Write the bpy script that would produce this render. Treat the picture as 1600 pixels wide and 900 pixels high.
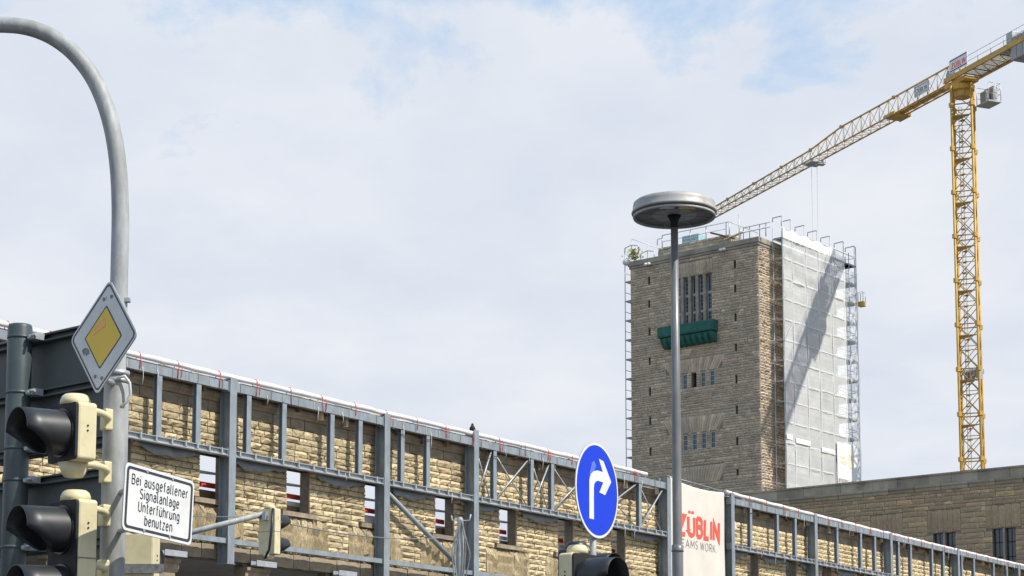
import bpy, math, random
import numpy as np
from mathutils import Vector, Matrix
R = math.radians
sc = bpy.context.scene
for o in list(bpy.data.objects): bpy.data.objects.remove(o)

# ---------------------------------------------------------------- camera
FPX, PPX, PPY, EYE = 2950.0, 800.0, 835.0, 1.7       # focal length and principal point in photo pixels
PIT = math.atan(FPX/26000.0); CP, SP = math.cos(PIT), math.sin(PIT)
cam = bpy.data.cameras.new('camera'); camo = bpy.data.objects.new('camera', cam)
sc.collection.objects.link(camo); sc.camera = camo
camo.location = (0, 0, EYE); camo.rotation_euler = (math.pi/2+PIT, 0, 0)
cam.sensor_width = 36; cam.lens = 36*FPX/1600; cam.shift_y = (PPY-450)/1600
cam.clip_start = .1; cam.clip_end = 5000

# ---------------------------------------------------------------- light
SUN_AZ, SUN_EL = 116.5, 49.0                         # clockwise from +Y
S = Vector((math.cos(R(SUN_EL))*math.sin(R(SUN_AZ)), math.cos(R(SUN_EL))*math.cos(R(SUN_AZ)), math.sin(R(SUN_EL))))
sun = bpy.data.lights.new('sun', 'SUN'); sun.energy = 5.0; sun.angle = R(.53); sun.color = (1, .94, .85)
suno = bpy.data.objects.new('sun', sun); sc.collection.objects.link(suno)
suno.rotation_euler = S.to_track_quat('Z', 'Y').to_euler(); suno.location = S*200
w = bpy.data.worlds.new('World'); sc.world = w; w.use_nodes = True
nt = w.node_tree; nt.nodes.clear()
def N(t, **k):
    n = nt.nodes.new(t)
    for a, b in k.items(): setattr(n, a, b)
    return n
out = N('ShaderNodeOutputWorld'); bgs = N('ShaderNodeBackground'); bgc = N('ShaderNodeBackground'); mx = N('ShaderNodeMixShader')
sky = N('ShaderNodeTexSky', sky_type='NISHITA', sun_disc=False, sun_elevation=R(SUN_EL), sun_rotation=R(SUN_AZ), air_density=1.0, dust_density=.6, ozone_density=1.5)
bgs.inputs[1].default_value = .15
tc = N('ShaderNodeTexCoord')
sep = N('ShaderNodeSeparateXYZ')
def mth(op, a, b=None, clamp=False):
    k = N('ShaderNodeMath', operation=op, use_clamp=clamp)
    for i_, v in enumerate((a, b)):
        if v is None: continue
        if hasattr(v, 'node'): nt.links.new(v, k.inputs[i_])
        else: k.inputs[i_].default_value = v
    return k.outputs[0]
L = nt.links.new
L(tc.outputs['Generated'], sep.inputs[0])
dz = mth('ADD', mth('MAXIMUM', sep.outputs[2], 0.0), .16)          # a cloud layer seen in perspective
cmb = N('ShaderNodeCombineXYZ'); L(mth('DIVIDE', sep.outputs[0], dz), cmb.inputs[0]); L(mth('DIVIDE', sep.outputs[1], dz), cmb.inputs[1])
mp = N('ShaderNodeMapping'); mp.inputs['Location'].default_value = (17.3, 8.2, 0); mp.inputs['Scale'].default_value = (1.0, .8, 1.0); L(cmb.outputs[0], mp.inputs['Vector'])
def noise(sc_, det, ro, dist=0):
    k = N('ShaderNodeTexNoise'); k.inputs['Scale'].default_value = sc_; k.inputs['Detail'].default_value = det; k.inputs['Roughness'].default_value = ro; k.inputs['Distortion'].default_value = dist
    L(mp.outputs[0], k.inputs['Vector']); return k.outputs['Fac']
cover = mth('ADD', noise(2.7, 10, .6, .3), mth('MULTIPLY', mth('SUBTRACT', .376, sep.outputs[2]), 1.6))   # low clouds overlap along the line of sight
cr = N('ShaderNodeValToRGB'); cr.color_ramp.elements[0].position = .34; cr.color_ramp.elements[1].position = .50
cr.color_ramp.elements[0].color = (.66, .66, .66, 1); cr.color_ramp.elements[1].color = (1, 1, 1, 1)
cc = N('ShaderNodeValToRGB'); cc.color_ramp.elements[0].position = .3; cc.color_ramp.elements[1].position = .66
cc.color_ramp.elements[0].color = (.68, .74, .85, 1); cc.color_ramp.elements[1].color = (.84, .865, .92, 1)
L(cover, cr.inputs[0]); L(noise(2.4, 8, .55), cc.inputs[0])
L(sky.outputs[0], bgs.inputs[0]); veil = N('ShaderNodeMix', data_type='RGBA'); L(mth('DIVIDE', mth('SUBTRACT', cr.outputs[0], .66), .34, True), veil.inputs[0])   # thin cloud lets the blue through
veil.inputs[6].default_value = (.42, .68, 1.0, 1); L(cc.outputs[0], veil.inputs[7]); L(veil.outputs[2], bgc.inputs[0]); bgc.inputs[1].default_value = 1.0
L(cr.outputs[0], mx.inputs[0]); L(bgs.outputs[0], mx.inputs[1]); L(bgc.outputs[0], mx.inputs[2]); L(mx.outputs[0], out.inputs[0])
sc.view_settings.view_transform = 'Standard'; sc.view_settings.look = 'None'
sc.view_settings.exposure = 0; sc.view_settings.gamma = 1; sc.view_settings.use_curve_mapping = False
sc.render.engine = 'CYCLES'; sc.cycles.transparent_max_bounces = 24

# ---------------------------------------------------------------- helpers
rng = random.Random(7); nrng = np.random.default_rng(7)
col = sc.collection
def at(px, py, Y):                                   # the point at depth Y seen at a photo pixel
    a = (px-PPX)/FPX; b = (PPY-py)/FPX
    r = Vector((a, CP-b*SP, SP+b*CP)); r *= Y/r.y
    return Vector((r.x, r.y, r.z+EYE))
def tag(o, label=None, cat=None, group=None, kind=None):
    if label: o['label'] = label
    if cat: o['category'] = cat
    if group: o['group'] = group
    if kind: o['kind'] = kind
    return o
def thing(name, label, cat, loc=(0,0,0), rz=0, group=None, rot=None):
    o = bpy.data.objects.new(name, None); col.objects.link(o); o.location = loc
    o.rotation_euler = rot if rot is not None else (0, 0, rz); o.empty_display_size = .2
    return tag(o, label, cat, group)
def link(name, me, parent=None, loc=None, rot=None, scale=None):
    o = bpy.data.objects.new(name, me); col.objects.link(o); o.parent = parent
    if loc is not None: o.location = loc
    if rot is not None: o.rotation_euler = rot
    if scale is not None: o.scale = scale
    return o
class MB:
    def __init__(s): s.v = []; s.f = []; s.sm = []; s.M = None
    def add(s, vs, fs, smooth=False):
        b = len(s.v)
        for p in vs:
            p = Vector(p); s.v.append(tuple(s.M @ p) if s.M else tuple(p))
        for i, f in enumerate(fs):
            s.f.append(tuple(b+k for k in f)); s.sm.append(smooth[i] if isinstance(smooth, list) else smooth)
        return s
    def box(s, x0, x1, y0, y1, z0, z1):
        return s.add([(x0,y0,z0),(x1,y0,z0),(x1,y1,z0),(x0,y1,z0),(x0,y0,z1),(x1,y0,z1),(x1,y1,z1),(x0,y1,z1)],
            [(3,2,1,0),(4,5,6,7),(0,1,5,4),(1,2,6,5),(2,3,7,6),(3,0,4,7)])
    def tube(s, p, q, r, n=8, r2=None, cap=True):
        p = Vector(p); q = Vector(q); d = (q-p); r2 = r if r2 is None else r2
        d.normalize(); a = d.orthogonal().normalized(); b = d.cross(a); vs = []
        for c, rr in ((p, r), (q, r2)):
            for k in range(n):
                t = 2*math.pi*k/n; vs.append(c + a*math.cos(t)*rr + b*math.sin(t)*rr)
        fs = [(k, (k+1)%n, n+(k+1)%n, n+k) for k in range(n)]; sm = [True]*n
        if cap: fs += [tuple(range(n-1,-1,-1)), tuple(range(n,2*n))]; sm += [False, False]
        return s.add(vs, fs, sm)
    def path(s, pts, r, n=8):
        pts = [Vector(p) for p in pts]; m = len(pts); vs = []; a = None
        for i, p in enumerate(pts):
            d = (pts[min(i+1,m-1)]-pts[max(i-1,0)]).normalized()
            a = d.orthogonal().normalized() if a is None else (a-d*a.dot(d)).normalized()
            b = d.cross(a); rr = r(i/(m-1)) if callable(r) else r
            for k in range(n):
                t = 2*math.pi*k/n; vs.append(p+a*math.cos(t)*rr+b*math.sin(t)*rr)
        fs = [(i*n+k, i*n+(k+1)%n, (i+1)*n+(k+1)%n, (i+1)*n+k) for i in range(m-1) for k in range(n)]; sm = [True]*len(fs)
        fs += [tuple(range(n-1,-1,-1)), tuple(range((m-1)*n, m*n))]; sm += [False, False]
        return s.add(vs, fs, sm)
    def lathe(s, prof, n=24, c=(0,0,0), smooth=True):  # prof: (r, z) from bottom to top
        c = Vector(c); vs = []; m = len(prof)
        for r_, z in prof:
            for k in range(n):
                t = 2*math.pi*k/n; vs.append(c+Vector((r_*math.cos(t), r_*math.sin(t), z)))
        fs = [(i*n+k, i*n+(k+1)%n, (i+1)*n+(k+1)%n, (i+1)*n+k) for i in range(m-1) for k in range(n)]; sm = [smooth]*len(fs)
        fs += [tuple(range(n-1,-1,-1)), tuple(range((m-1)*n, m*n))]; sm += [False, False]
        return s.add(vs, fs, sm)
    def prism(s, pl, y0, y1):                          # outline in x,z (seen from -y), extruded y0..y1
        n = len(pl); vs = [(x, y0, z) for x, z in pl]+[(x, y1, z) for x, z in pl]
        A = sum(pl[i][0]*pl[(i+1)%n][1]-pl[(i+1)%n][0]*pl[i][1] for i in range(n))
        fs = [tuple(range(n)), tuple(range(2*n-1, n-1, -1))] + [(i, n+i, n+(i+1)%n, (i+1)%n) for i in range(n)]
        if A < 0: fs = [tuple(reversed(f)) for f in fs]
        return s.add(vs, fs)
    def zprism(s, pl, z0, z1):                         # outline in x,y extruded in z
        n = len(pl); vs = [(x, y, z0) for x, y in pl]+[(x, y, z1) for x, y in pl]
        return s.add(vs, [tuple(reversed(range(n))), tuple(range(n, 2*n))]+[(i, (i+1)%n, n+(i+1)%n, n+i) for i in range(n)])
    def xprism(s, pl, x0, x1):                         # outline in y,z extruded in x
        n = len(pl); vs = [(x0, y, z) for y, z in pl]+[(x1, y, z) for y, z in pl]
        return s.add(vs, [tuple(reversed(range(n))), tuple(range(n, 2*n))]+[(i, (i+1)%n, n+(i+1)%n, n+i) for i in range(n)])
    def band(s, po, pi, y0, y1):                       # frame between two outlines of equal length
        n = len(po); vs = [(x,y0,z) for x,z in po]+[(x,y0,z) for x,z in pi]+[(x,y1,z) for x,z in po]+[(x,y1,z) for x,z in pi]; fs = []
        for i in range(n):
            j = (i+1)%n; fs += [(i,j,n+j,n+i),(2*n+j,2*n+i,3*n+i,3*n+j),(i,2*n+i,2*n+j,j),(n+j,3*n+j,3*n+i,n+i)]
        return s.add(vs, fs)
    def mesh(s, name, m):
        me = bpy.data.meshes.new(name); me.from_pydata(s.v, [], s.f)
        me.polygons.foreach_set('use_smooth', s.sm); me.materials.append(m); me.update(); return me
    def build(s, name, m, parent=None, bevel=0, **k):
        o = link(name, s.mesh(name, m), parent, **k)
        if bevel:
            b = o.modifiers.new('bevel', 'BEVEL'); b.width = bevel; b.segments = 2; b.limit_method = 'ANGLE'; b.angle_limit = R(40)
        return o
def rrect(x0, x1, z0, z1, r, n=5):
    pts = []
    for cx, cz, a0 in ((x1-r, z0+r, -90), (x1-r, z1-r, 0), (x0+r, z1-r, 90), (x0+r, z0+r, 180)):
        for k in range(n+1):
            a = R(a0+90*k/n); pts.append((cx+r*math.cos(a), cz+r*math.sin(a)))
    return pts
def ngon(r, n=48): return [(r*math.cos(2*math.pi*k/n), r*math.sin(2*math.pi*k/n)) for k in range(n)]
def rdiamond(a, r, n=5):
    h = a/math.sqrt(2); c, s_ = math.cos(R(45)), math.sin(R(45))
    return [(x*c-z*s_, x*s_+z*c) for x, z in rrect(-h, h, -h, h, r, n)]
def smat(name, c, rough=.6, metal=0, var=.12, scale=6, bump=0, bscale=40, dirt=None, dirt_scale=2, dirt_amt=.5, rand=0, stretch=(1,1,1), trans=0, spec=.5, bdist=.02):
    """colour with procedural variation, dirt patches, per-piece tint and fine relief"""
    m = bpy.data.materials.new(name); m.use_nodes = True; t = m.node_tree; n = t.nodes; l = t.links.new
    b = n['Principled BSDF']; b.inputs['Roughness'].default_value = rough; b.inputs['Metallic'].default_value = metal
    b.inputs['Specular IOR Level'].default_value = spec
    tc = n.new('ShaderNodeTexCoord'); mp = n.new('ShaderNodeMapping'); mp.inputs['Scale'].default_value = stretch
    l(tc.outputs['Object'], mp.inputs['Vector'])
    def noise(sc_, det=5, ro=.55):
        k = n.new('ShaderNodeTexNoise'); k.inputs['Scale'].default_value = sc_; k.inputs['Detail'].default_value = det; k.inputs['Roughness'].default_value = ro
        l(mp.outputs[0], k.inputs['Vector']); return k.outputs['Fac']
    def mix(fac, a, b_, mode='MIX'):
        k = n.new('ShaderNodeMix'); k.data_type = 'RGBA'; k.blend_type = mode
        for s_, v in ((0, fac), (6, a), (7, b_)):
            if hasattr(v, 'node'): l(v, k.inputs[s_])
            elif s_ == 0: k.inputs[0].default_value = v
            else: k.inputs[s_].default_value = (*v[:3], 1)
        return k.outputs[2]
    def ramp(fac, lo, hi):
        k = n.new('ShaderNodeMapRange'); k.inputs[1].default_value = lo; k.inputs[2].default_value = hi; l(fac, k.inputs[0]); return k.outputs[0]
    lo = [v*(1-var) for v in c]; hi = [min(1, v*(1+var)) for v in c]
    o = mix(ramp(noise(scale), .3, .7), lo, hi)
    if rand:
        g = n.new('ShaderNodeNewGeometry'); oi = n.new('ShaderNodeObjectInfo')
        a = n.new('ShaderNodeMath'); a.operation = 'ADD'; l(g.outputs['Random Per Island'], a.inputs[0]); l(oi.outputs['Random'], a.inputs[1])
        fr = n.new('ShaderNodeMath'); fr.operation = 'FRACT'; l(a.outputs[0], fr.inputs[0])
        cr = n.new('ShaderNodeValToRGB'); e = cr.color_ramp.elements
        tints = rand if isinstance(rand, (list, tuple)) else [(1-rand,)*3, (1,1,1), (1+rand,)*3]
        e[0].position = 0; e[0].color = (*tints[0], 1); e[1].position = 1; e[1].color = (*tints[-1], 1)
        for i, q in enumerate(tints[1:-1]):
            x = e.new((i+1)/(len(tints)-1)); x.color = (*q, 1)
        l(fr.outputs[0], cr.inputs[0]); o = mix(1.0, o, cr.outputs[0], 'MULTIPLY')
    if dirt:
        d = ramp(noise(dirt_scale, 7, .65), .45, .7)
        dm = n.new('ShaderNodeMath'); dm.operation = 'MULTIPLY'; dm.inputs[1].default_value = dirt_amt; l(d, dm.inputs[0])
        o = mix(dm.outputs[0], o, dirt)
    l(o, b.inputs['Base Color'])
    rr = n.new('ShaderNodeMapRange'); rr.inputs[3].default_value = max(.03, rough-.12); rr.inputs[4].default_value = min(1, rough+.12)
    l(noise(scale*1.7, 4), rr.inputs[0]); l(rr.outputs[0], b.inputs['Roughness'])
    if bump:
        bp = n.new('ShaderNodeBump'); bp.inputs['Strength'].default_value = bump; bp.inputs['Distance'].default_value = bdist
        l(noise(bscale, 8, .7), bp.inputs['Height']); l(bp.outputs[0], b.inputs['Normal'])
    if trans:
        tr = n.new('ShaderNodeBsdfTransparent'); ms = n.new('ShaderNodeMixShader'); ms.inputs[0].default_value = trans
        l(b.outputs[0], ms.inputs[1]); l(tr.outputs[0], ms.inputs[2]); l(ms.outputs[0], n['Material Output'].inputs[0])
    return m
M = {}
M['sand'] = smat('sandstone_rustic', (.75,.625,.395), .92, var=.22, scale=6, bump=1.0, bscale=9, bdist=.08, dirt=(.22,.175,.12), dirt_scale=4.0, dirt_amt=.62,
    rand=[(.70,.69,.68),(1,.99,.96),(.86,.84,.79),(1.08,1.07,1.05),(.96,.92,.84),(1.03,1.02,1.0),(.80,.77,.72)])
M['sandsmooth'] = smat('sandstone_ashlar', (.34,.275,.19), .9, var=.15, scale=3, bump=.5, bscale=20, dirt=(.13,.11,.09), dirt_scale=1.2, dirt_amt=.7, rand=.16)
M['joint'] = smat('mortar', (.20,.17,.125), .95, var=.25, scale=5, bump=.5)
M['towerstone'] = smat('tower_limestone', (.53,.445,.335), .92, var=.18, scale=1.3, bump=1.0, bscale=4, bdist=.06, dirt=(.27,.23,.18), dirt_scale=.5, dirt_amt=.55,
    rand=[(.78,.78,.79),(1.0,.97,.93),(.87,.86,.85),(1.07,1.05,1.0),(.93,.90,.86),(1.02,1.0,1.0),(1.34,1.3,1.2),(.84,.82,.80)])
M['towerjoint'] = smat('tower_mortar', (.24,.21,.17), .95, var=.2, scale=2)
M['towertrim'] = smat('tower_trim', (.34,.305,.245), .9, var=.2, scale=1.2, bump=.5, bscale=8, dirt=(.15,.145,.125), dirt_scale=.5, dirt_amt=.8)
M['bldstone'] = smat('hall_limestone', (.52,.395,.25), .92, var=.25, scale=2.2, bump=1.0, bscale=5, bdist=.06, dirt=(.21,.175,.135), dirt_scale=.9, dirt_amt=.65,
    rand=[(.78,.78,.79),(1.0,.96,.9),(.87,.85,.83),(1.08,1.04,.95),(.92,.88,.83),(1.0,1.0,1.0),(1.4,1.3,1.1),(.82,.8,.78)])
M['bldtrim'] = smat('hall_trim', (.40,.345,.255), .9, var=.25, scale=1.4, bump=.6, bscale=9, dirt=(.12,.12,.10), dirt_scale=.7, dirt_amt=.85, rand=.22)
M['steel'] = smat('grey_painted_steel', (.25,.293,.322), .5, .0, var=.14, scale=5, bump=.06, dirt=(.15,.128,.105), dirt_scale=2.2, dirt_amt=.55, stretch=(1,1,.45))
M['galv'] = smat('galvanised_steel', (.43,.46,.48), .45, .35, var=.16, scale=9, bump=.05, dirt=(.25,.25,.24), dirt_scale=3, dirt_amt=.4)
M['pipe'] = smat('white_wrap', (.80,.76,.74), .55, var=.07, scale=5, bump=.15, bscale=9, dirt=(.5,.44,.38), dirt_scale=1.1, dirt_amt=.45)
M['red'] = smat('red_strap', (.66,.07,.05), .6, var=.25)
M['white'] = smat('white_board', (.78,.78,.77), .5, var=.05, dirt=(.5,.48,.45), dirt_scale=3, dirt_amt=.4)
M['ply'] = smat('plywood', (.62,.50,.34), .75, var=.14, scale=5, stretch=(1,6,6), rand=.2)
M['timber'] = smat('dark_timber', (.16,.115,.075), .85, var=.25, scale=5, rand=.25)
M['tarp'] = smat('grey_flashing', (.30,.33,.345), .5, var=.18, scale=3, bump=.4, bscale=5)
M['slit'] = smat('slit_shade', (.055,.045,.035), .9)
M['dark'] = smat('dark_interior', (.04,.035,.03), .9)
M['pole'] = smat('galvanised_mast', (.37,.385,.38), .58, .05, var=.25, scale=16, bump=.12, bscale=50, dirt=(.19,.18,.16), dirt_scale=6, dirt_amt=.65, stretch=(1,1,.3))
M['cream'] = smat('cream_plastic', (.68,.605,.37), .5, var=.06, scale=6, dirt=(.40,.34,.22), dirt_scale=9, dirt_amt=.4)
M['black'] = smat('black_plastic', (.018,.019,.022), .42, var=.2, scale=8, dirt=(.06,.06,.058), dirt_scale=6, dirt_amt=.4)
M['blackmatt'] = smat('black_matt', (.012,.012,.012), .75)
M['redlens'] = smat('red_lens', (.16,.02,.02), .15)
M['lens'] = smat('grey_lens', (.32,.26,.26), .15, var=.25, scale=25)
M['alu'] = smat('sign_aluminium', (.42,.43,.43), .45, .6, var=.1)
M['signwhite'] = smat('sign_white', (.74,.74,.72), .4, var=.04, scale=5, dirt=(.5,.5,.46), dirt_scale=7, dirt_amt=.4)
M['signwhite2'] = smat('sign_white_shaded', (.62,.62,.60), .45, var=.06, scale=5, dirt=(.46,.46,.43), dirt_scale=7, dirt_amt=.5)  # sign white with the diamond's shade put into the colour
M['signblack'] = smat('sign_black', (.03,.035,.05), .5)
M['signyellow'] = smat('sign_yellow', (.76,.49,.02), .4, var=.06, scale=5, dirt=(.58,.40,.06), dirt_scale=6, dirt_amt=.4)
M['sticker'] = smat('orange_sticker', (.80,.42,.08), .5, var=.2, scale=30)
M['smudge'] = smat('grey_sticker', (.19,.19,.185), .6, var=.4, scale=40)
M['signblue'] = smat('sign_blue', (.004,.043,.60), .5, var=.05, scale=5, spec=.2, dirt=(.01,.06,.60), dirt_scale=8, dirt_amt=.4)
M['darkgreen'] = smat('green_grey_paint', (.055,.075,.078), .42, .1, var=.1, scale=3, bump=.03, dirt=(.10,.115,.115), dirt_scale=3, dirt_amt=.4)
M['boardback'] = smat('board_back', (.060,.073,.072), .55, .1, var=.12, scale=2, dirt=(.10,.11,.105), dirt_scale=2.5, dirt_amt=.5)
M['lamppole'] = smat('lamp_pole_paint', (.20,.20,.198), .42, .2, var=.18, scale=9, dirt=(.09,.088,.08), dirt_scale=5, dirt_amt=.5, stretch=(1,1,.3))
M['lamphead'] = smat('lamp_head_paint', (.40,.39,.365), .55, .15, var=.16, scale=5, dirt=(.22,.215,.20), dirt_scale=4, dirt_amt=.6)
M['lampglass'] = smat('lamp_diffuser', (.15,.15,.13), .4, var=.3, scale=3, dirt=(.06,.055,.045), dirt_scale=3, dirt_amt=.7)
M['amber'] = smat('amber_reflector', (.85,.42,.08), .35, var=.15, scale=20)
M['paleglass'] = smat('pale_reflector', (.62,.75,.75), .25, var=.1)
M['yellow'] = smat('crane_yellow', (.58,.345,.06), .5, var=.12, scale=1.5, dirt=(.27,.17,.06), dirt_scale=.8, dirt_amt=.5)
M['cranewire'] = smat('crane_lacing', (.45,.30,.085), .55, var=.15, scale=1.5, dirt=(.25,.18,.10), dirt_scale=1, dirt_amt=.5)
M['concrete'] = smat('concrete', (.33,.33,.32), .85, var=.15, scale=1, bump=.3, rand=.12)
M['greypanel'] = smat('grey_panel', (.42,.43,.42), .55, .2, var=.12, scale=2)
M['rope'] = smat('steel_rope', (.30,.32,.34), .5, .5)
M['scaf'] = smat('scaffold_tube', (.47,.49,.50), .45, .4, var=.12, scale=4)
M['scafw'] = smat('scaffold_ledger_pale', (.70,.68,.66), .5, .1, var=.08, scale=4)
M['deck'] = smat('scaffold_deck', (.46,.43,.36), .8, var=.2, scale=2, rand=.2)
M['net'] = smat('white_net', (.80,.81,.795), .85, var=.07, scale=.8, bump=.35, bscale=1.5, trans=.42)
M['netwhite'] = smat('white_net_dense', (.84,.84,.83), .85, var=.04, scale=.6, trans=.12)
M['netline'] = smat('net_pale_strip', (.80,.80,.78), .85, var=.06, scale=.6, trans=.55)  # pale lines of scaffold parts behind the net, drawn as strips
M['netthin'] = smat('thin_net', (.74,.75,.73), .85, var=.06, scale=.6, trans=.58)
M['greennet'] = smat('green_net', (.018,.115,.088), .8, var=.25, scale=1.2, bump=.4, bscale=4, dirt=(.03,.16,.125), dirt_scale=1.5, dirt_amt=.6)
M['glass'] = smat('dark_glass', (.035,.045,.06), .08, var=.3, scale=.6, spec=.8)
M['frame'] = smat('pale_window_frame', (.40,.42,.42), .5, var=.1)
M['teal'] = smat('teal_panel', (.28,.52,.52), .35, var=.15)
M['banner'] = smat('banner_cloth', (.70,.65,.565), .7, var=.04, scale=1.2, bump=.15, bscale=3, dirt=(.58,.53,.45), dirt_scale=.8, dirt_amt=.4)
M['bannerred'] = smat('banner_red', (.86,.10,.06), .6, var=.05)
M['bannergrey'] = smat('banner_grey', (.22,.22,.22), .6)
M['posterpic'] = smat('poster_picture', (.45,.42,.41), .6, var=.6, scale=1.6)
M['posteryellow'] = smat('poster_yellow', (.72,.68,.46), .6)
M['leaf'] = smat('weed_leaf', (.30,.30,.07), .6, var=.35, scale=5, rand=.4)
M['flower'] = smat('pale_tarp', (.75,.72,.70), .6, var=.1)
M['asphalt'] = smat('asphalt', (.055,.055,.057), .9, var=.15, scale=2, bump=.3)
M['paving'] = smat('paving', (.16,.155,.148), .85, var=.15, scale=1.5, bump=.2)
M['ground'] = smat('city_ground', (.085,.08,.072), .95, var=.2, scale=.5)  # unseen ground, darkened to cut the light bounced up onto walls
M['marking'] = smat('road_marking', (.75,.75,.73), .7, var=.06)

def arc(cx, cz, rx, rz, a0, a1, n=10): return [(cx+rx*math.cos(R(a0+(a1-a0)*k/n)), cz+rz*math.sin(R(a0+(a1-a0)*k/n))) for k in range(n+1)]
_u = [[(0,.72),(0,.22)]+arc(.22,.22,.22,.22,180,300,6)+[(.46,.2)], [(.46,.72),(.46,0)]]; _n = [(0,.45)]+arc(.23,.47,.23,.25,160,0,8)+[(.46,0)]
_U = [[(0,1),(0,.28)]+arc(.29,.28,.29,.28,180,360,10)+[(.58,1)]]
GL = {'B':(.58,[[(0,0),(0,1)],[(0,1)]+arc(.32,.77,.22,.23,90,-90,8)+[(0,.54)],[(.3,.54)]+arc(.33,.27,.25,.27,90,-90,8)+[(0,0)]]),
 'e':(.48,[[(0,.39),(.48,.39)],arc(.24,.36,.24,.36,5,320,16)]), 'i':(0,[[(0,0),(0,.72)],[(0,.9),(0,1.0)]]),
 'a':(.46,[arc(.23,.5,.22,.22,150,0,8)+[(.46,0)],[(.46,.42),(.2,.42)]+arc(.2,.21,.2,.21,90,270,8)+[(.32,.02),(.46,.14)]]),
 'u':(.46,_u), 'ü':(.46,_u+[[(.1,.88),(.1,.98)],[(.36,.88),(.36,.98)]]),
 's':(.4,[arc(.2,.54,.19,.18,30,200,8)+[(.1,.41),(.3,.33)]+arc(.2,.18,.2,.18,20,-150,8)]),
 'g':(.46,[arc(.23,.38,.23,.34,0,360,18),[(.46,.72),(.46,-.06)]+arc(.24,-.06,.22,.22,0,-140,7)]),
 'f':(.3,[[(.3,1),(.24,1)]+arc(.24,.87,.13,.13,90,180,4)+[(.11,0)],[(0,.68),(.28,.68)]]), 'l':(.12,[[(0,1),(0,.1),(.05,.01),(.13,0)]]),
 'n':(.46,[[(0,.72),(0,0)],_n]), 'r':(.28,[[(0,.72),(0,0)],[(0,.45)]+arc(.23,.47,.23,.25,160,75,5)]),
 'S':(.54,[arc(.27,.75,.25,.25,30,200,8)+[(.12,.57),(.42,.45)]+arc(.27,.25,.27,.25,25,-150,9)]), 'U':(.58,_U),
 't':(.3,[[(.11,.95),(.11,.14)]+arc(.24,.13,.13,.13,180,270,4)+[(.3,0)],[(0,.7),(.3,.7)]]), 'h':(.46,[[(0,1),(0,0)],_n]),
 'b':(.46,[[(0,1),(0,0)],arc(.23,.36,.23,.36,0,360,18)]), 'z':(.4,[[(0,.72),(.4,.72),(0,0),(.4,0)]]),
 'Z':(.56,[[(0,1),(.56,1),(0,0),(.56,0)]]), 'Ü':(.58,_U+[[(.14,1.2),(.14,1.34)],[(.44,1.2),(.44,1.34)]]), 'L':(.46,[[(0,1),(0,0),(.46,0)]]),
 'I':(0,[[(0,0),(0,1)]]), 'N':(.58,[[(0,0),(0,1),(.58,0),(.58,1)]]), 'T':(.56,[[(0,1),(.56,1)],[(.28,1),(.28,0)]]),
 'E':(.46,[[(.46,1),(0,1),(0,0),(.46,0)],[(0,.52),(.4,.52)]]), 'A':(.64,[[(0,0),(.32,1),(.64,0)],[(.12,.33),(.52,.33)]]),
 'M':(.7,[[(0,0),(0,1),(.35,.3),(.7,1),(.7,0)]]), 'W':(.9,[[(0,1),(.22,0),(.45,1),(.68,0),(.9,1)]]), 'O':(.66,[arc(.33,.5,.33,.5,0,360,20)]),
 'R':(.54,[[(0,0),(0,1)],[(0,1)]+arc(.3,.75,.23,.25,90,-90,8)+[(0,.5)],[(.28,.5),(.54,0)]]), 'K':(.54,[[(0,0),(0,1)],[(.52,1),(0,.42)],[(.18,.6),(.54,0)]]), '.':(0,[[(0,0),(0,.1)]])}
def letters(name, body, m, parent, x0, x1, z0, cap, wt, y=0, fy=None, gap=.2):
    """lettering drawn as flat strokes: base line z0, capital height cap, stroke width wt (fraction of cap), width fitted to x0..x1"""
    g = gap+wt; tot = 0; pos = []
    for ch in body:
        if ch == ' ': tot += .42; continue
        pos.append((ch, tot)); tot += GL[ch][0]+g
    tot -= g; k = (x1-x0-wt*cap)/tot; mb = MB(); cnt = 0
    for ch, off in pos:
        for st in GL[ch][1]:
            P = [(x0+wt*cap/2+(off+a)*k, z0+b*cap) for a, b in st]; Q = [P[0]]
            for a, b in zip(P[:-1], P[1:]):
                n = max(1, int(math.hypot(b[0]-a[0], b[1]-a[1])/(.2*cap)))
                Q += [(a[0]+(b[0]-a[0])*i/n, a[1]+(b[1]-a[1])*i/n) for i in range(1, n+1)]
            closed = math.hypot(Q[0][0]-Q[-1][0], Q[0][1]-Q[-1][1]) < 1e-6; h = wt*cap/2; vs = []
            for i, p in enumerate(Q):
                a = Q[i-1] if i else (Q[-2] if closed else None); b = Q[i+1] if i < len(Q)-1 else (Q[1] if closed else None)
                d1 = Vector((p[0]-a[0], p[1]-a[1])).normalized() if a else None; d2 = Vector((b[0]-p[0], b[1]-p[1])).normalized() if b else None
                d1 = d1 or d2; d2 = d2 or d1; n1 = Vector((-d1.y, d1.x)); n2 = Vector((-d2.y, d2.x)); mm = (n1+n2)
                mm = mm.normalized() if mm.length > .2 else n1; f = h/max(.42, mm.dot(n1))
                for sg in (1, -1):
                    x, z = p[0]+mm.x*f*sg, p[1]+mm.y*f*sg
                    vs.append((x, (fy(x, z) if fy else y)-cnt*cap*.0015, z))
            mb.add(vs, [(2*i, 2*i+1, 2*i+3, 2*i+2) for i in range(len(Q)-1)]); cnt = (cnt+1) % 4
    return mb.build(name, m, parent)

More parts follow.
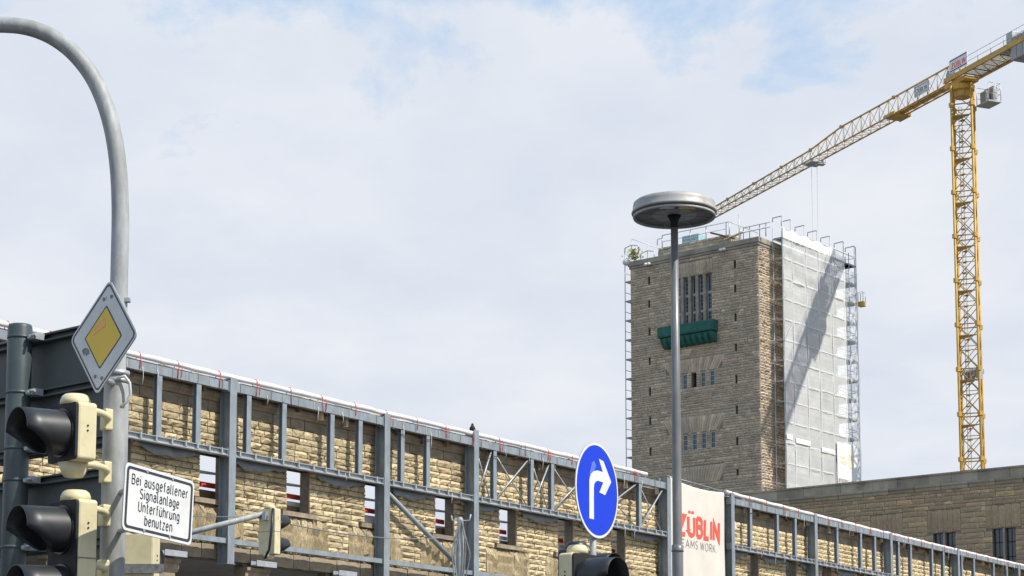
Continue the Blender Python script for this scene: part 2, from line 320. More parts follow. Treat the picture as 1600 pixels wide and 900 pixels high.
# --- walls of separate stones
def stone_unit(r, rough=1.0, NX=5, NZ=3):
    vs = []
    for j in range(NZ):
        for i in range(NX):
            e = i in (0, NX-1) or j in (0, NZ-1)
            x = -.5+i/(NX-1); z = -.5+j/(NZ-1)
            if not e: x += r.uniform(-.08,.08); z += r.uniform(-.1,.1)
            y = r.uniform(-.35,.25) if e else -r.uniform(.35,1.35)*rough
            if i in (0,NX-1): x += -math.copysign(r.uniform(0,.02), x)
            if j in (0,NZ-1): z += -math.copysign(r.uniform(0,.07), z)
            vs.append((x,y,z))
    rim = [i for i in range(NX)]+[NX*j+NX-1 for j in range(1,NZ)]+[NX*(NZ-1)+i for i in range(NX-2,-1,-1)]+[NX*j for j in range(NZ-2,0,-1)]
    b = len(vs); vs += [(vs[k][0], 1.6, vs[k][2]) for k in rim]
    fs = [(j*NX+i, j*NX+i+1, (j+1)*NX+i+1, (j+1)*NX+i) for j in range(NZ-1) for i in range(NX-1)]
    m = len(rim); fs += [(rim[(k+1)%m], rim[k], b+k, b+(k+1)%m) for k in range(m)]
    return vs, fs
UNITS = [stone_unit(random.Random(100+k)) for k in range(14)]+[stone_unit(random.Random(300+k), 1.2, 3, 6) for k in range(8)]
UMESH = {}
def unit_mesh(k, m):
    if (k, m) not in UMESH:
        me = bpy.data.meshes.new('stone'); me.from_pydata(UNITS[k][0], [], UNITS[k][1]); me.materials.append(M[m]); UMESH[(k, m)] = me
    return UMESH[(k, m)]
def courses(x0, x1, z0, z1, h, wlo, whi, holes=(), r=rng, hv=.12):
    out = []; z = z0
    while z < z1-.3*h:
        hh = h*r.uniform(1-hv, 1+hv)
        if z+hh > z1-.4*h: hh = z1-z
        cuts = sorted((a, b) for a, b, c, d in holes if c < z+hh*.6 and d > z+hh*.4)
        segs = []; x = x0
        for a, b in cuts:
            if a > x: segs.append((x, min(a, x1)))
            x = max(x, b)
        if x < x1: segs.append((x, x1))
        for a, b in segs:
            x = a
            while x < b-.02:
                ww = r.uniform(wlo, whi)
                if b-x-ww < wlo*.6: ww = b-x
                if b-x > .03: out.append((x, min(b, x+ww), z, z+hh))
                x += ww
        z += hh
    return out
def lay(parent, rects, m, plane='y', off=0., bulge=.05, gap=.012, limit=300, focus=None, name='stone'):
    """rects (a0,a1,z0,z1) on the local plane y=off (facing -y) or x=off (facing +x): the largest in view as pieces, the rest as one part"""
    mw = parent.matrix_world; cp = Vector((0,0,EYE)); items = []
    for q in rects:
        a, z = (q[0]+q[1])/2, (q[2]+q[3])/2
        p = Vector((a, off, z)) if plane == 'y' else Vector((off, a, z))
        vis = 1 if focus is None or focus(a, z) else 0
        items.append((vis*(q[1]-q[0])*(q[3]-q[2])/((mw@p)-cp).length_squared, q, p))
    items.sort(key=lambda t: -t[0]); V = []; F = []; base = 0
    for i, (k, q, p) in enumerate(items):
        sx = q[1]-q[0]-gap; sz = q[3]-q[2]-gap; u = nrng.integers(14, 22) if sz > 1.6*sx else nrng.integers(14)
        by = bulge*nrng.uniform(.6, 1.3)*(2.1 if sz > 1.6*sx else 1)
        if i < limit:
            link(name, unit_mesh(int(u), m), parent, loc=p, rot=(0, 0, 0 if plane == 'y' else math.pi/2), scale=(sx, by, sz))
        else:
            v = np.array(UNITS[u][0])*np.array([sx, by, sz])
            if plane != 'y': v = np.stack([-v[:,1], v[:,0], v[:,2]], 1)
            V.append(v+np.array(p)); F += [tuple(base+j for j in f) for f in UNITS[u][1]]; base += len(v)
    if V:
        me = bpy.data.meshes.new(name+'_mass'); me.from_pydata(np.concatenate(V).tolist(), [], F); me.materials.append(M[m])
        tag(link(name+'_mass', me, parent), kind='stuff')
def pierced(x0, x1, z0, z1, y0, y1, holes, mb=None):
    """a slab with rectangular openings, no inner faces"""
    mb = mb or MB(); xs = sorted({x0, x1, *[min(max(v,x0),x1) for h in holes for v in h[:2]]}); zs = sorted({z0, z1, *[min(max(v,z0),z1) for h in holes for v in h[2:]]})
    def solid(i, j):
        if not (0 <= i < len(xs)-1 and 0 <= j < len(zs)-1): return False
        a, z = (xs[i]+xs[i+1])/2, (zs[j]+zs[j+1])/2
        return not any(h[0] < a < h[1] and h[2] < z < h[3] for h in holes)
    for i in range(len(xs)-1):
        for j in range(len(zs)-1):
            if not solid(i, j): continue
            a, b, c, d = xs[i], xs[i+1], zs[j], zs[j+1]
            mb.add([(a,y0,c),(b,y0,c),(b,y0,d),(a,y0,d)], [(0,1,2,3)]); mb.add([(a,y1,c),(b,y1,c),(b,y1,d),(a,y1,d)], [(3,2,1,0)])
            if not solid(i-1,j): mb.add([(a,y0,c),(a,y0,d),(a,y1,d),(a,y1,c)], [(0,1,2,3)])
            if not solid(i+1,j): mb.add([(b,y0,c),(b,y0,d),(b,y1,d),(b,y1,c)], [(3,2,1,0)])
            if not solid(i,j-1): mb.add([(a,y0,c),(b,y0,c),(b,y1,c),(a,y1,c)], [(3,2,1,0)])
            if not solid(i,j+1): mb.add([(a,y0,d),(b,y0,d),(b,y1,d),(a,y1,d)], [(0,1,2,3)])
    return mb
UF = Vector((.56631432, .82418935, 0)); FROT = math.atan2(UF.y, UF.x); F0 = Vector((0, 72, 0))          # station wing: local x along, y into the wall
TX = Vector((.77577034, -.63101536, 0)); TROT = math.atan2(TX.y, TX.x); T0 = Vector((25.355, 190, 0))  # tower and hall: x to the right and nearer, y away
B0 = Vector((34.25, 125, 0))

# ================================================================ SETTING
tag(MB().box(-900, 900, -300, 1500, -.5, 0).build('ground', M['ground']), 'dark ground of the station site', 'ground', kind='structure')
g = MB(); g.M = Matrix.Translation(F0) @ Matrix.Rotation(FROT, 4, 'Z')
g.box(-150, 62, -52, -9, -.004, .006); tag(g.build('road', M['asphalt']), 'asphalt road in front of the station wing', 'road', kind='structure')
g = MB(); g.M = Matrix.Translation(F0) @ Matrix.Rotation(FROT, 4, 'Z')
g.box(-150, 62, -9, 12, -.1, .13); tag(g.build('pavement', M['paving'], bevel=.02), 'grey paved pavement along the station wing', 'pavement', kind='structure')
g = MB(); g.M = Matrix.Translation(F0) @ Matrix.Rotation(FROT, 4, 'Z')
g.box(-150, 62, -74, -52, -.1, .13); tag(g.build('pavement', M['paving'], bevel=.02), 'grey paved pavement on the near side of the road', 'pavement', kind='structure')
for k in range(14):
    g = MB(); g.M = Matrix.Translation(F0) @ Matrix.Rotation(FROT, 4, 'Z'); g.box(-80+k*9, -76+k*9, -31, -30.85, .006, .010)
    tag(g.build('lane_marking', M['marking']), 'white dashed lane line on the asphalt road', 'road marking', 'lane dashes', 'structure')

# ================================================================ STATION WING WALL
wing = thing('station_wing', 'preserved yellow sandstone station wall with open window holes behind the steel frame', 'building', F0, FROT)
wing.matrix_world  # parent transform is needed for sorting
bpy.context.view_layer.update()
WX0, WX1, WF = -34.0, 62.5, .60
cen = [-11.78+4.12*k for k in range(-5, 18)]; cen = [c for c in cen if WX0+1.5 < c < WX1-1.5]
wins = [(c-.55, c+.60, 9.55, 10.98) for c in cen]
vous = [(c-1.45, c+1.45, 8.12, 9.38) for c in cen]
doors = [(c-1.55, c+1.55, .2, 7.62) for c in cen]
pierced(WX0, WX1, 0, 13.0, WF+.045, WF+.42, wins+doors).build('wall_core', M['joint'], wing)
near = lambda a, z: -22 < a < 40 and 8 < z < 12.6
rects = courses(WX0, WX1, 8.12, 12.34, .205, .38, .95, wins+vous+[(c-.9, c+.9, 9.36, 9.56) for c in cen])
vrects = []
for c in cen:
    x = c-1.45
    while x < c+1.44:
        ww = rng.uniform(.15, .32); ww = c+1.45-x if c+1.45-x-ww < .15 else ww
        vrects.append((x, x+ww, 8.12, 9.36)); x += ww
lay(wing, rects+vrects, 'sand', off=WF, bulge=.068, gap=.017, focus=near)
lay(wing, courses(WX0, WX1, 12.34, 12.70, .36, .7, 1.3), 'sandsmooth', off=WF+.0, bulge=.012, gap=.014, limit=60, focus=lambda a, z: -22 < a < 40, name='ashlar_stone')
lay(wing, courses(WX0, WX1, 7.62, 8.12, .5, .8, 1.5), 'sandsmooth', off=WF-.07, bulge=.03, gap=.014, limit=60, focus=lambda a, z: -22 < a < 40, name='ledge_stone')
corn = MB().xprism([(WF+.3,12.70),(WF-.02,12.70),(WF-.05,12.76),(WF-.05,12.80),(WF-.14,12.88),(WF-.14,12.97),(WF-.10,13.02),(WF+.3,13.02)], -.74, .74).mesh('cornice_block', M['sandsmooth'])
x = WX0+.75
while x < WX1-.7: link('cornice_block', corn, wing, loc=(x, 0, 0)); x += 1.5
sill = MB().box(-.85, .85, WF-.1, WF+.3, 9.38, 9.535).mesh('window_sill', M['sandsmooth'])
jamb = MB().box(-.05, .05, WF+.03, WF+.44, 9.55, 10.98).mesh('jamb_lining', M['sandsmooth'])
redb = MB().box(-1.0, 1.0, 0, .03, 0, .17).mesh('barrier_board', M['red']); whb = MB().box(-1.0, 1.0, 0, .03, 0, .15).mesh('barrier_board', M['white'])
chan = MB().box(-.48, .48, .22, .50, 7.52, 7.56).box(-.48, .48, .22, .25, 7.56, 7.70).box(-.48, .48, .47, .50, 7.56, 7.70).mesh('bracket_channel', M['galv'])
lint = MB().box(-.75, .75, WF+.05, WF+.44, 10.98, 11.10).mesh('broken_lintel', M['timber'])
for k, c in enumerate(cen):
    link('window_sill', sill, wing, loc=(c, 0, 0)); link('jamb_lining', jamb, wing, loc=(c+.655, 0, 0)); link('broken_lintel', lint, wing, loc=(c, 0, 0))
    hz = 10.02+rng.uniform(-.08, .12)
    link('barrier_board', redb, wing, loc=(c, WF+.75, hz)); link('barrier_board', whb, wing, loc=(c, WF+.72, hz-.24))
    if rng.random() < .75: link('barrier_board', redb, wing, loc=(c, WF+.75, hz-.47))
    MB().box(c-.95, c+1.0, WF+.62, WF+.66, 9.3, 9.86+rng.uniform(-.06,.1)).build('parapet_board', M['timber'] if k % 3 else M['white'], wing)
    MB().box(c-.95, c+1.0, WF+.70, WF+.715, hz+.46, hz+.52).build('barrier_rail', M['white'], wing)
    MB().tube((c+.12, WF+.9, 8.0), (c-.5, WF+.9, 11.6), .022, 6).build('scaffold_brace', M['scaf'], wing)
    MB().tube((c-.25, WF+.8, 8.0), (c-.25, WF+.8, 11.6), .028, 6).build('scaffold_pole', M['scaf'], wing)
    MB().tube((c-1, WF+.84, hz+.42), (c+1.4, WF+.84, hz+.5), .024, 6).build('scaffold_rail', M['scaf'], wing)
    # grey flashing hanging over the wall between two windows
    p0, p1, n = c+.85, c+4.12-.75, 14; mb = MB(); vs = []
    for i in range(n+1):
        x = p0+(p1-p0)*i/n; dz = .22+.16*math.sin(3.1*i/n+rng.uniform(0,.6))+rng.uniform(-.03,.05)
        for t in (0, .5, 1): vs.append((x, WF-.09-.05*t+rng.uniform(-.02,.02), 11.02-dz*t))
    mb.add(vs, [(3*i+j, 3*i+3+j, 3*i+4+j, 3*i+1+j) for i in range(n) for j in range(2)], True)
    o = mb.build('flashing_sheet', M['tarp'], wing); s_ = o.modifiers.new('thick', 'SOLIDIFY'); s_.thickness = .012
    # ground floor pier between two openings
    px = c+2.06
    pr = MB().box(px-.48, px+.48, WF-.02, WF+.4, .13, 7.1).mesh('pier', M['sandsmooth']); link('pier', pr, wing)
    MB().xprism([(WF-.02,7.1),(WF-.10,7.2),(WF-.10,7.34),(WF-.18,7.40),(WF-.18,7.5),(WF+.4,7.5),(WF+.4,7.1)], px-.56, px+.56).build('pier_capital', M['sandsmooth'], wing)
    link('bracket_channel', chan, wing, loc=(px+.1, -.05, .02))
MB().box(WX0, WX1, WF+.42, WF+8, 7.7, 7.98).build('floor_slab', M['concrete'], wing)
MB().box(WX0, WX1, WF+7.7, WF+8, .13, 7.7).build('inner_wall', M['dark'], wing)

# ================================================================ STEEL FRAMES
def hsec(w, d, t=.022):                                # plan outline of an H profile, flanges front and back
    a = w/2; return [(-a,0),(a,0),(a,t),(t*.6,t),(t*.6,d-t),(a,d-t),(a,d),(-a,d),(-a,d-t),(-t*.6,d-t),(-t*.6,t),(-a,t)]
BOLTS = {}
def steel_frame(label, cols, posts, xcols, z_low=True):
    fr = thing('steel_frame', label, 'steel frame', F0, FROT)
    c_me = {}
    for (cx, zb, zt) in cols:
        co = MB().zprism([(cx+x, y) for x, y in hsec(.31, .43)], zb, zt).build('column', M['steel'], fr)
        for zz in (8.2, 11.0, 13.1):
            for sx in (-1, 1):
                MB().box(cx+sx*.09-.075 , cx+sx*.09+.06, .026, .40, zz-.1, zz-.085).build('stiffener', M['steel'], co)
    for (a, b) in zip(cols[:-1], cols[1:]):
        x0, x1 = a[0]+.17, b[0]-.17
        tbm = MB().xprism([(.05,13.0),(.22,13.0),(.22,13.02),(.075,13.02),(.075,13.255),(.22,13.255),(.22,13.275),(.05,13.275)], x0, x1).build('top_beam', M['steel'], fr)
        mbm = MB().xprism([(.02,10.90),(.24,10.90),(.24,11.10),(.02,11.10),(.02,11.075),(.10,11.075),(.10,10.93),(.02,10.93)], x0, x1).build('middle_beam', M['galv'], fr)
        MB().box(x0+.01, x1-.01, .245, .56, 10.985, 11.03).build('closing_plank', M['timber'], fr)
        if z_low: MB().xprism([(.06,8.12),(.24,8.12),(.24,8.14),(.08,8.14),(.08,8.26),(.24,8.26),(.24,8.28),(.06,8.28)], x0, x1).build('lower_beam', M['steel'], fr)
        x = x0+.2; k = 0
        while x < x1-.1:                                # clamps along the beams
            c_ = MB().box(x-.02, x+.02, .035, .055, 13.01, 13.27) if k % 2 else MB().box(x-.012, x+.012, .03, .05, 12.98, 13.30)
            c_.build('beam_clip', M['galv'] if k % 2 else M['steel'], tbm)
            MB().box(x-.03, x+.03, .0, .10, 10.94, 11.125).build('beam_clip', M['galv'], mbm)
            x += rng.uniform(.5, .85); k += 1
    for (cx, zb, zt) in cols:
        for sx in (-1, 1):
            for z0, z1 in ((12.96, 13.32), (10.86, 11.16)):
                pl_ = MB().box(cx+sx*.185-.014, cx+sx*.185+.014, .03, .26, z0, z1).build('end_plate', M['steel'], fr)
    for (a, b) in zip(cols[:-1], cols[1:]):
        for k in range(int((b[0]-a[0])/1.6)):
            x = rng.uniform(a[0]+.4, b[0]-.4); ln = rng.uniform(.12, .5); dx = rng.uniform(-.06,.06); zz_ = rng.choice((10.92, 13.0))
            MB().path([(x,.03,zz_+.12),(x+dx*.3,.0,zz_),(x+dx,.01,zz_-ln*.5),(x+dx*.6,.03,zz_-ln)], .009, 5).build('cable_tie', M['pipe'], fr)
        if rng.random() < .8:
            x = rng.uniform(a[0]+.5, b[0]-.5); n_ = 12; L_ = min(2.6, b[0]-a[0]-1)
            MB().path([(a[0]+.3+L_*i/n_, .03+.02*math.sin(i), 12.95-.22*math.sin(math.pi*i/n_)+rng.uniform(-.01,.01)) for i in range(n_+1)], .012, 5).build('slack_cable', M['black'], fr)
    pm = MB().zprism(hsec(.21, .17, .015), 11.10, 13.0).mesh('post', M['steel'])
    for x in posts: link('post', pm, fr, loc=(x, .07, 0))
    for (a, b) in xcols:
        MB().tube((a+.12, .16, 11.12), (b-.12, .16, 12.98), .035, 6).build('cross_brace', M['galv'], fr)
        MB().tube((a+.12, .235, 12.98), (b-.12, .235, 11.12), .03, 6).build('cross_brace', M['galv'], fr)
    return fr
lc = [(-32.4,.13,13.42),(-24.1,.13,13.42),(-15.62,7.49,13.42),(-7.73,.13,13.42),(-2.34,.13,13.60),(12.15,.13,13.52)]
lp = [-30.5,-28.7,-26.5,-22.5,-20.6,-18.81,-17.11,-14.81,-13.1,-10.65,-9.14,-6.76,-5.25,-1.03,1.51,2.97,5.9,9.8]
frL = steel_frame('long grey steel support frame in front of the yellow wall, left of the white banner', lc, lp,
    [(-2.2,-1.03),(-1.03,1.51),(1.51,2.97),(2.97,5.9),(5.9,9.8),(9.8,12.0)])
MB().tube((-7.5,.25,10.72), (-3.0,.25,8.35), .095, 12).build('diagonal_strut', M['steel'], frL)
MB().box(-15.62-.2,-15.62+.2,-.01,.44,7.47,7.49).build('end_plate', M['steel'], frL)
MB().lathe([(.10,13.6),(.12,13.66),(.09,13.74),(.05,13.78),(.05,13.84),(.03,13.87)],12,(-2.34,.2,0)).build('beacon', M['blackmatt'], frL)
rc = [(18.11,.13,13.50),(27.0,.13,13.42),(36.45,.13,13.36),(46.26,.13,13.34),(56.5,.13,13.2),(62.0,.13,13.2)]
rp = [20.06,22.87,24.83,29.68,32.61,34.43,37.6,39.3,42.4,44.1,46.95,48.9,52.2,54.5,58.5,60.5]
frR = steel_frame('grey steel support frame in front of the wall, right of the white banner', rc, rp, [])

# white wrapped pipes with red ties along the wall top
def wrapped_pipe(label, pts, cols_):
    t = thing('wrapped_pipe', label, 'pipe', F0, FROT)
    P = []
    for (a, b) in zip(pts[:-1], pts[1:]):
        n = max(2, int((b[0]-a[0])/.45))
        for i in range(n): f = i/n; P.append((a[0]+(b[0]-a[0])*f, .12+rng.uniform(-.012,.012), a[1]+(b[1]-a[1])*f+rng.uniform(-.012,.012)))
    P.append((pts[-1][0], .12, pts[-1][1]))
    MB().path(P, lambda f: .088+.007*math.sin(f*170), 12).build('pipe_wrap', M['pipe'], t)
    x = pts[0][0]+.6; k = 0
    def zc(x):
        for a, b in zip(pts[:-1], pts[1:]):
            if a[0] <= x <= b[0]: return a[1]+(b[1]-a[1])*(x-a[0])/(b[0]-a[0])
        return pts[-1][1]
    while x < pts[-1][0]-.3:
        z = zc(x); dx = rng.uniform(-.05,.05)
        MB().path([(x, .02, 13.02+rng.uniform(-.08,.1)), (x+dx, .015, z-.10), (x+dx, .02, z+.02), (x+dx, .10, z+.105), (x+dx, .20, z+.05), (x+dx,.23,z-.12)], .014, 6).build('strap', M['red'], t)
        if k % 2: MB().path([(x+.14, .03, z-.02), (x+.17, .01, z-.15), (x+.15, .02, 13.05)], .011, 5).build('strap', M['red'], t)
        x += rng.uniform(1.55, 1.85); k += 1
    return t
wrapped_pipe('white wrapped pipe with red straps on the left frame top', [(-34,13.46),(10.4,13.46)], lc)
wrapped_pipe('white wrapped pipe with red straps on the right frame top', [(17.6,13.52),(19.5,13.47),(28.9,13.37),(41.6,13.29),(62,13.25)], rc)
# plywood covers and hanging timber on the wall top
def cover(x, wd, tilt, ln): 
    o = MB().box(-wd/2, wd/2, 0, ln, 0, .025).build('cover_board', M['ply'], wing, loc=(x, .14, 13.30+rng.uniform(0,.04)), rot=(R(tilt), 0, R(rng.uniform(-14,14))))
x = -25.5
while x < 61:
    if not (10.8 < x < 17.5): cover(x, rng.uniform(.7,1.2), rng.uniform(-3,5), rng.uniform(.5,.8))
    if rng.random() < .8: MB().box(x+.3, x+.42, .28, .42, 12.78+rng.uniform(-.1,.1), 13.14).build('hanging_timber', M['timber'] if rng.random()<.6 else M['ply'], wing)
    x += rng.uniform(1.1, 1.7)
MB().box(-26, 10.3, .245, .9, 13.025, 13.36).build('top_gap_fill', M['timber'], wing); MB().box(18.3, 61.5, .245, .9, 13.025, 13.24).build('top_gap_fill', M['timber'], wing)  # dark blocks fill the gap below the pipe, standing in for its shade

# banner between the frames
bn = thing('cloth_banner', 'cream cloth banner with red lettering hung between the two steel frames', 'banner', F0, FROT)
n, m_ = 44, 60; vs = []
def clothy(x, z):
    a = (x-12.5)/5; b = (13.4-z)/7.4
    return .14+.035*math.sin(a*9+b*2)+.02*math.sin(a*17-b*5)*(.4+b)+.012*math.sin(b*13+a*4)
for i in range(n+1):
    for j in range(m_+1):
        a, b = i/n, j/m_
        x = 12.5+(17.5-12.5)*a; zt = 13.62-.28*math.sin(math.pi*min(1,a*1.05))*.6-.17*a; z = zt+(6.0-zt)*b
        vs.append((x, clothy(x, z), z))
mb = MB(); mb.add(vs, [(i*(m_+1)+j, (i)*(m_+1)+j+1, (i+1)*(m_+1)+j+1, (i+1)*(m_+1)+j) for i in range(n) for j in range(m_)], True)
o = mb.build('cloth', M['banner'], bn); s_ = o.modifiers.new('thick', 'SOLIDIFY'); s_.thickness = .01
letters('lettering', 'ZÜBLIN', M['bannerred'], bn, 13.2, 17.12, 11.17, .82, .24, fy=lambda x, z: clothy(x, z)-.016, gap=.07)
letters('slogan', 'TEAMS WORK.', M['bannergrey'], bn, 13.15, 16.8, 10.60, .34, .09, fy=lambda x, z: clothy(x, z)-.016, gap=.22)
MB().tube((12.3,.16,13.62),(18.0,.16,13.5),.03,8).build('top_rope', M['rope'], bn)
sh = MB().add([(18.5,.42,13.0),(18.55,.40,12.0),(19.25,.38,11.95),(18.75,.42,12.8)], [(0,1,2,3)]).build('tarp_scrap', M['banner']); sh.location = F0; sh.rotation_euler = (0,0,FROT)
sh.modifiers.new('thick','SOLIDIFY').thickness = .02; tag(sh, 'white scrap of tarpaulin hanging behind the frame right of the banner', 'tarpaulin')

# ================================================================ HALL (right)
hall = thing('station_hall', 'brown rough limestone hall with paired slit windows, in front of the tower', 'building', B0, TROT)
bpy.context.view_layer.update()
HX0, HX1 = -42.0, 6.0
hw = []
for c in (-1.57, -5.93, -10.3, -14.7, -19.1, 2.8): hw += [(c-.83, c-.07, 12.6, 16.42), (c+.07, c+.83, 12.6, 16.42)]
hv = [(c-1.25, c+1.25, 16.42, 18.05) for c in (-1.57, -5.93, -10.3, -14.7, -19.1, 2.8)]
pierced(HX0, HX1, 0, 19.5, .05, .6, hw).build('wall_core', M['towerjoint'], hall)
MB().box(HX0, HX1, .62, 14, 0, 19.4).build('hall_body', M['towerjoint'], hall)
hh = [(a-.0, b+.0, c, d) for a, b, c, d in hw]+[(c-.07,c+.07,12.6,16.42) for c in (-1.57,-5.93,-10.3,-14.7,-19.1,2.8)]
hv_r = []
for a, b, c, d in hv:
    x = a
    while x < b-.01:
        ww = rng.uniform(.28,.5); ww = b-x if b-x-ww < .2 else ww; hv_r.append((x, x+ww, c, d)); x += ww
lay(hall, courses(HX0, HX1, 10, 19.4, .31, .4, 1.5, hh+hv, hv=.3)+hv_r, 'bldstone', off=0, bulge=.035, gap=.010, focus=lambda a, z: -20 < a < 2 and z > 13)
for c in (-1.57, -5.93, -10.3, -14.7, -19.1, 2.8):
    MB().box(c-.068, c+.068, -.02, .5, 12.6, 16.42).build('mullion', M['towertrim'], hall)
    for sx in (-1, 1):
        f = MB().box(c+sx*.45-.37, c+sx*.45+.37, .30, .33, 12.6, 16.41).build('window_pane', M['glass'], hall)
        fr_ = MB()
        for zz in (13.5, 14.5, 15.5): fr_.box(c+sx*.45-.36, c+sx*.45+.36, .27, .3, zz-.03, zz+.03)
        fr_.box(c+sx*.45-.02, c+sx*.45+.02, .275, .299, 12.6, 16.4).build('glazing_bar', M['blackmatt'], f)
# cornice: a projecting lower moulding and a parapet of long blocks
mold = MB().xprism([(.4,19.4),(-.06,19.4),(-.10,19.5),(-.10,19.58),(-.2,19.68),(-.2,19.8),(.4,19.8)], -.98, .98).mesh('moulding_block', M['bldtrim'])
x = HX1-1
while x > HX0+1: link('moulding_block', mold, hall, loc=(x, 0, 0)); x -= 2.0
x = HX1
while x > HX0+1:
    ww = rng.uniform(1.2, 2.6); d = rng.uniform(-.02, .02)
    MB().box(x-ww+.01, x-.01, -.16+d, .5, 19.8, 20.42+rng.uniform(-.01,.01)).box(x-ww+.01, x-.01, -.24+d, .5, 20.42, 20.54).build('parapet_block', M['bldtrim'], hall); x -= ww

# ================================================================ TOWER
tw = thing('clock_tower', 'tall square brown limestone station tower partly wrapped in scaffolding', 'tower', T0, TROT)
tw['label'] = 'tall square brown stone station tower with slit windows and flat top'; tw.name = 'stone_tower'
bpy.context.view_layer.update()
TW = 16.14
sl = [(-a-.13, -a+.13, z-.42, z+.42) for a in (2.85, 13.7) for z in (51.7, 49.12, 46.06, 42.88, 39.6, 36.37, 33.08, 29.9)]
w4 = [(-a-.32, -a+.32, z0, z1) for a in (5.78, 6.93, 8.07, 9.21, 10.35) for z0, z1 in ((39.25, 40.9), (32.7, 34.45))]
tall = (-10.42, -5.72, 45.6, 51.28)
holes = sl+w4+[tall]
pierced(-TW, 0, 0, 53.3, .05, .9, holes).build('wall_core', M['towerjoint'], tw)
MB().box(-TW, -.05, .92, TW, 0, 53.3).build('tower_body', M['towerstone'], tw)
fan = []
def fan_arch(cx, half, z0, z1, n=22):                  # radiating stones over a row of windows
    for k in range(n):
        a0, a1 = k/n, (k+1)/n; xb0 = cx-half+2*half*a0; xb1 = cx-half+2*half*a1
        sp = 1.35; fan.append([(xb0, z0), (xb1, z0), (cx+(xb1-cx)*sp, z1), (cx+(xb0-cx)*sp, z1)])
fan_arch(-8.07, 3.0, 41.0, 42.5); fan_arch(-8.07, 3.0, 34.55, 36.3); fan_arch(-8.07, 3.0, 29.2, 31.0)
fanholes = [(-8.07-3.5, -8.07+3.5, a, b) for a, b in ((40.95,42.5),(34.5,36.3),(29.2,31.0))]
vlint = []; x = -10.5
while x < -5.7: ww = rng.uniform(.3,.5); vlint.append((x, min(-5.6,x+ww), 51.3, 52.9)); x += ww
front = courses(-TW, 0, 25, 53.3, .27, .35, 1.25, holes+fanholes+[(-10.5,-5.6,51.3,52.9)], hv=.38)+vlint
fill = []
for a, b, c, d in fanholes: fill += [q for q in courses(a, b, c, d, .33, .3, .7) if False]
lay(tw, front, 'towerstone', off=0, bulge=.07, gap=.018, focus=lambda a, z: z > 29)
lay(tw, courses(.05, TW, 25, 53.3, .27, .45, 1.35, [], hv=.38), 'towerstone', plane='x', off=0, bulge=.12, gap=.02, limit=120, focus=lambda a, z: a < 3.2 and z > 29)
for q in fan:
    k = 10; a, b, c, d = [Vector((p[0], 0, p[1])) for p in q]; cx = (a+b+c+d)/4; sh_ = [cx+(p-cx)*.975 for p in (a,b,c,d)]
    mid = [cx+(p-cx)*.55 for p in (a,b,c,d)]
    mb = MB(); mb.add([p+Vector((0,rng.uniform(-.03,.02),0)) for p in sh_]+[p+Vector((0,-rng.uniform(.04,.09),0)) for p in mid]+[p+Vector((0,.08,0)) for p in sh_],
        [(4,5,6,7)]+[(i,(i+1)%4,4+(i+1)%4,4+i) for i in range(4)]+[((i+1)%4,i,8+i,8+(i+1)%4) for i in range(4)])
    mb.build('arch_stone', M['towerstone'], tw)
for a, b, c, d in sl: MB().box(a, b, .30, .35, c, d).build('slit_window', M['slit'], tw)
for i, (a, b, c, d) in enumerate(w4):
    if i == 4:                                           # the one that stands open
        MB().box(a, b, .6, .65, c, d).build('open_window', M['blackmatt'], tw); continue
    po = [(a,c),(b,c),(b,d),(a,d)]; pi = [(a+.09,c+.09),(b-.09,c+.09),(b-.09,d-.09),(a+.09,d-.09)]
    o = MB().band(po, pi, .06, .2).build('window_frame', M['frame'], tw); gl = MB().box(a+.05, b-.05, .15, .18, c+.05, d-.05).build('pane', M['glass'], o)
    gb = MB()
    for t in (1/3, 2/3): z = c+(d-c)*t; gb.box(a+.09, b-.09, .11, .145, z-.025, z+.025)
    gb.build('glazing_bar', M['frame'], o)
xs = [tall[0]+(tall[1]-tall[0])*k/5 for k in range(6)]
for k in range(1, 5): MB().box(xs[k]-.17, xs[k]+.17, .02, .8, tall[2], tall[3]).build('stone_mullion', M['towertrim'], tw)
for k in range(5):
    a, b = xs[k]+.19, xs[k+1]-.19
    for j, (c, d) in enumerate(((45.6, 47.35), (47.55, 49.25), (49.45, 51.26))):
        o = MB().band([(a,c),(b,c),(b,d),(a,d)], [(a+.07,c+.07),(b-.07,c+.07),(b-.07,d-.07),(a+.07,d-.07)], .42, .5).build('window_frame', M['frame'], tw)
        MB().box(a+.04, b-.04, .46, .49, c+.04, d-.04).build('pane', M['glass'], o)
        gb = MB()
        if not (j == 2 and k in (2, 4)):
            for t in (.25, .5, .75): z = c+(d-c)*t; gb.box(a+.07, b-.07, .43, .458, z-.02, z+.02)
            gb.build('glazing_bar', M['frame'], o)
    for z in (47.45, 49.35): MB().box(a, b, .35, .5, z-.1, z+.1).build('transom', M['frame'], tw)
# cornice and stepped top
for nm, q in (('cornice_moulding', (-.12, 53.3, 53.58)), ('cornice', (-.22, 53.58, 54.15))):
    o = q[0]
    mb = MB(); mb.box(-TW+o, -o, o, TW-o, q[1], q[2]); mb.build(nm, M['towertrim'], tw, bevel=.06)
MB().box(-12.56, -3.5, .08, 12.6, 54.15, 54.75).box(-12.52, -3.54, .12, 12.5, 54.75, 55.08).build('raised_parapet', M['towertrim'], tw, bevel=.04)
lay(tw, courses(-12.5, -3.5, 54.15, 55.05, .3, .5, 1.2, hv=.1), 'towerstone', off=.07, bulge=.04, gap=.03, limit=0, name='parapet_stone')
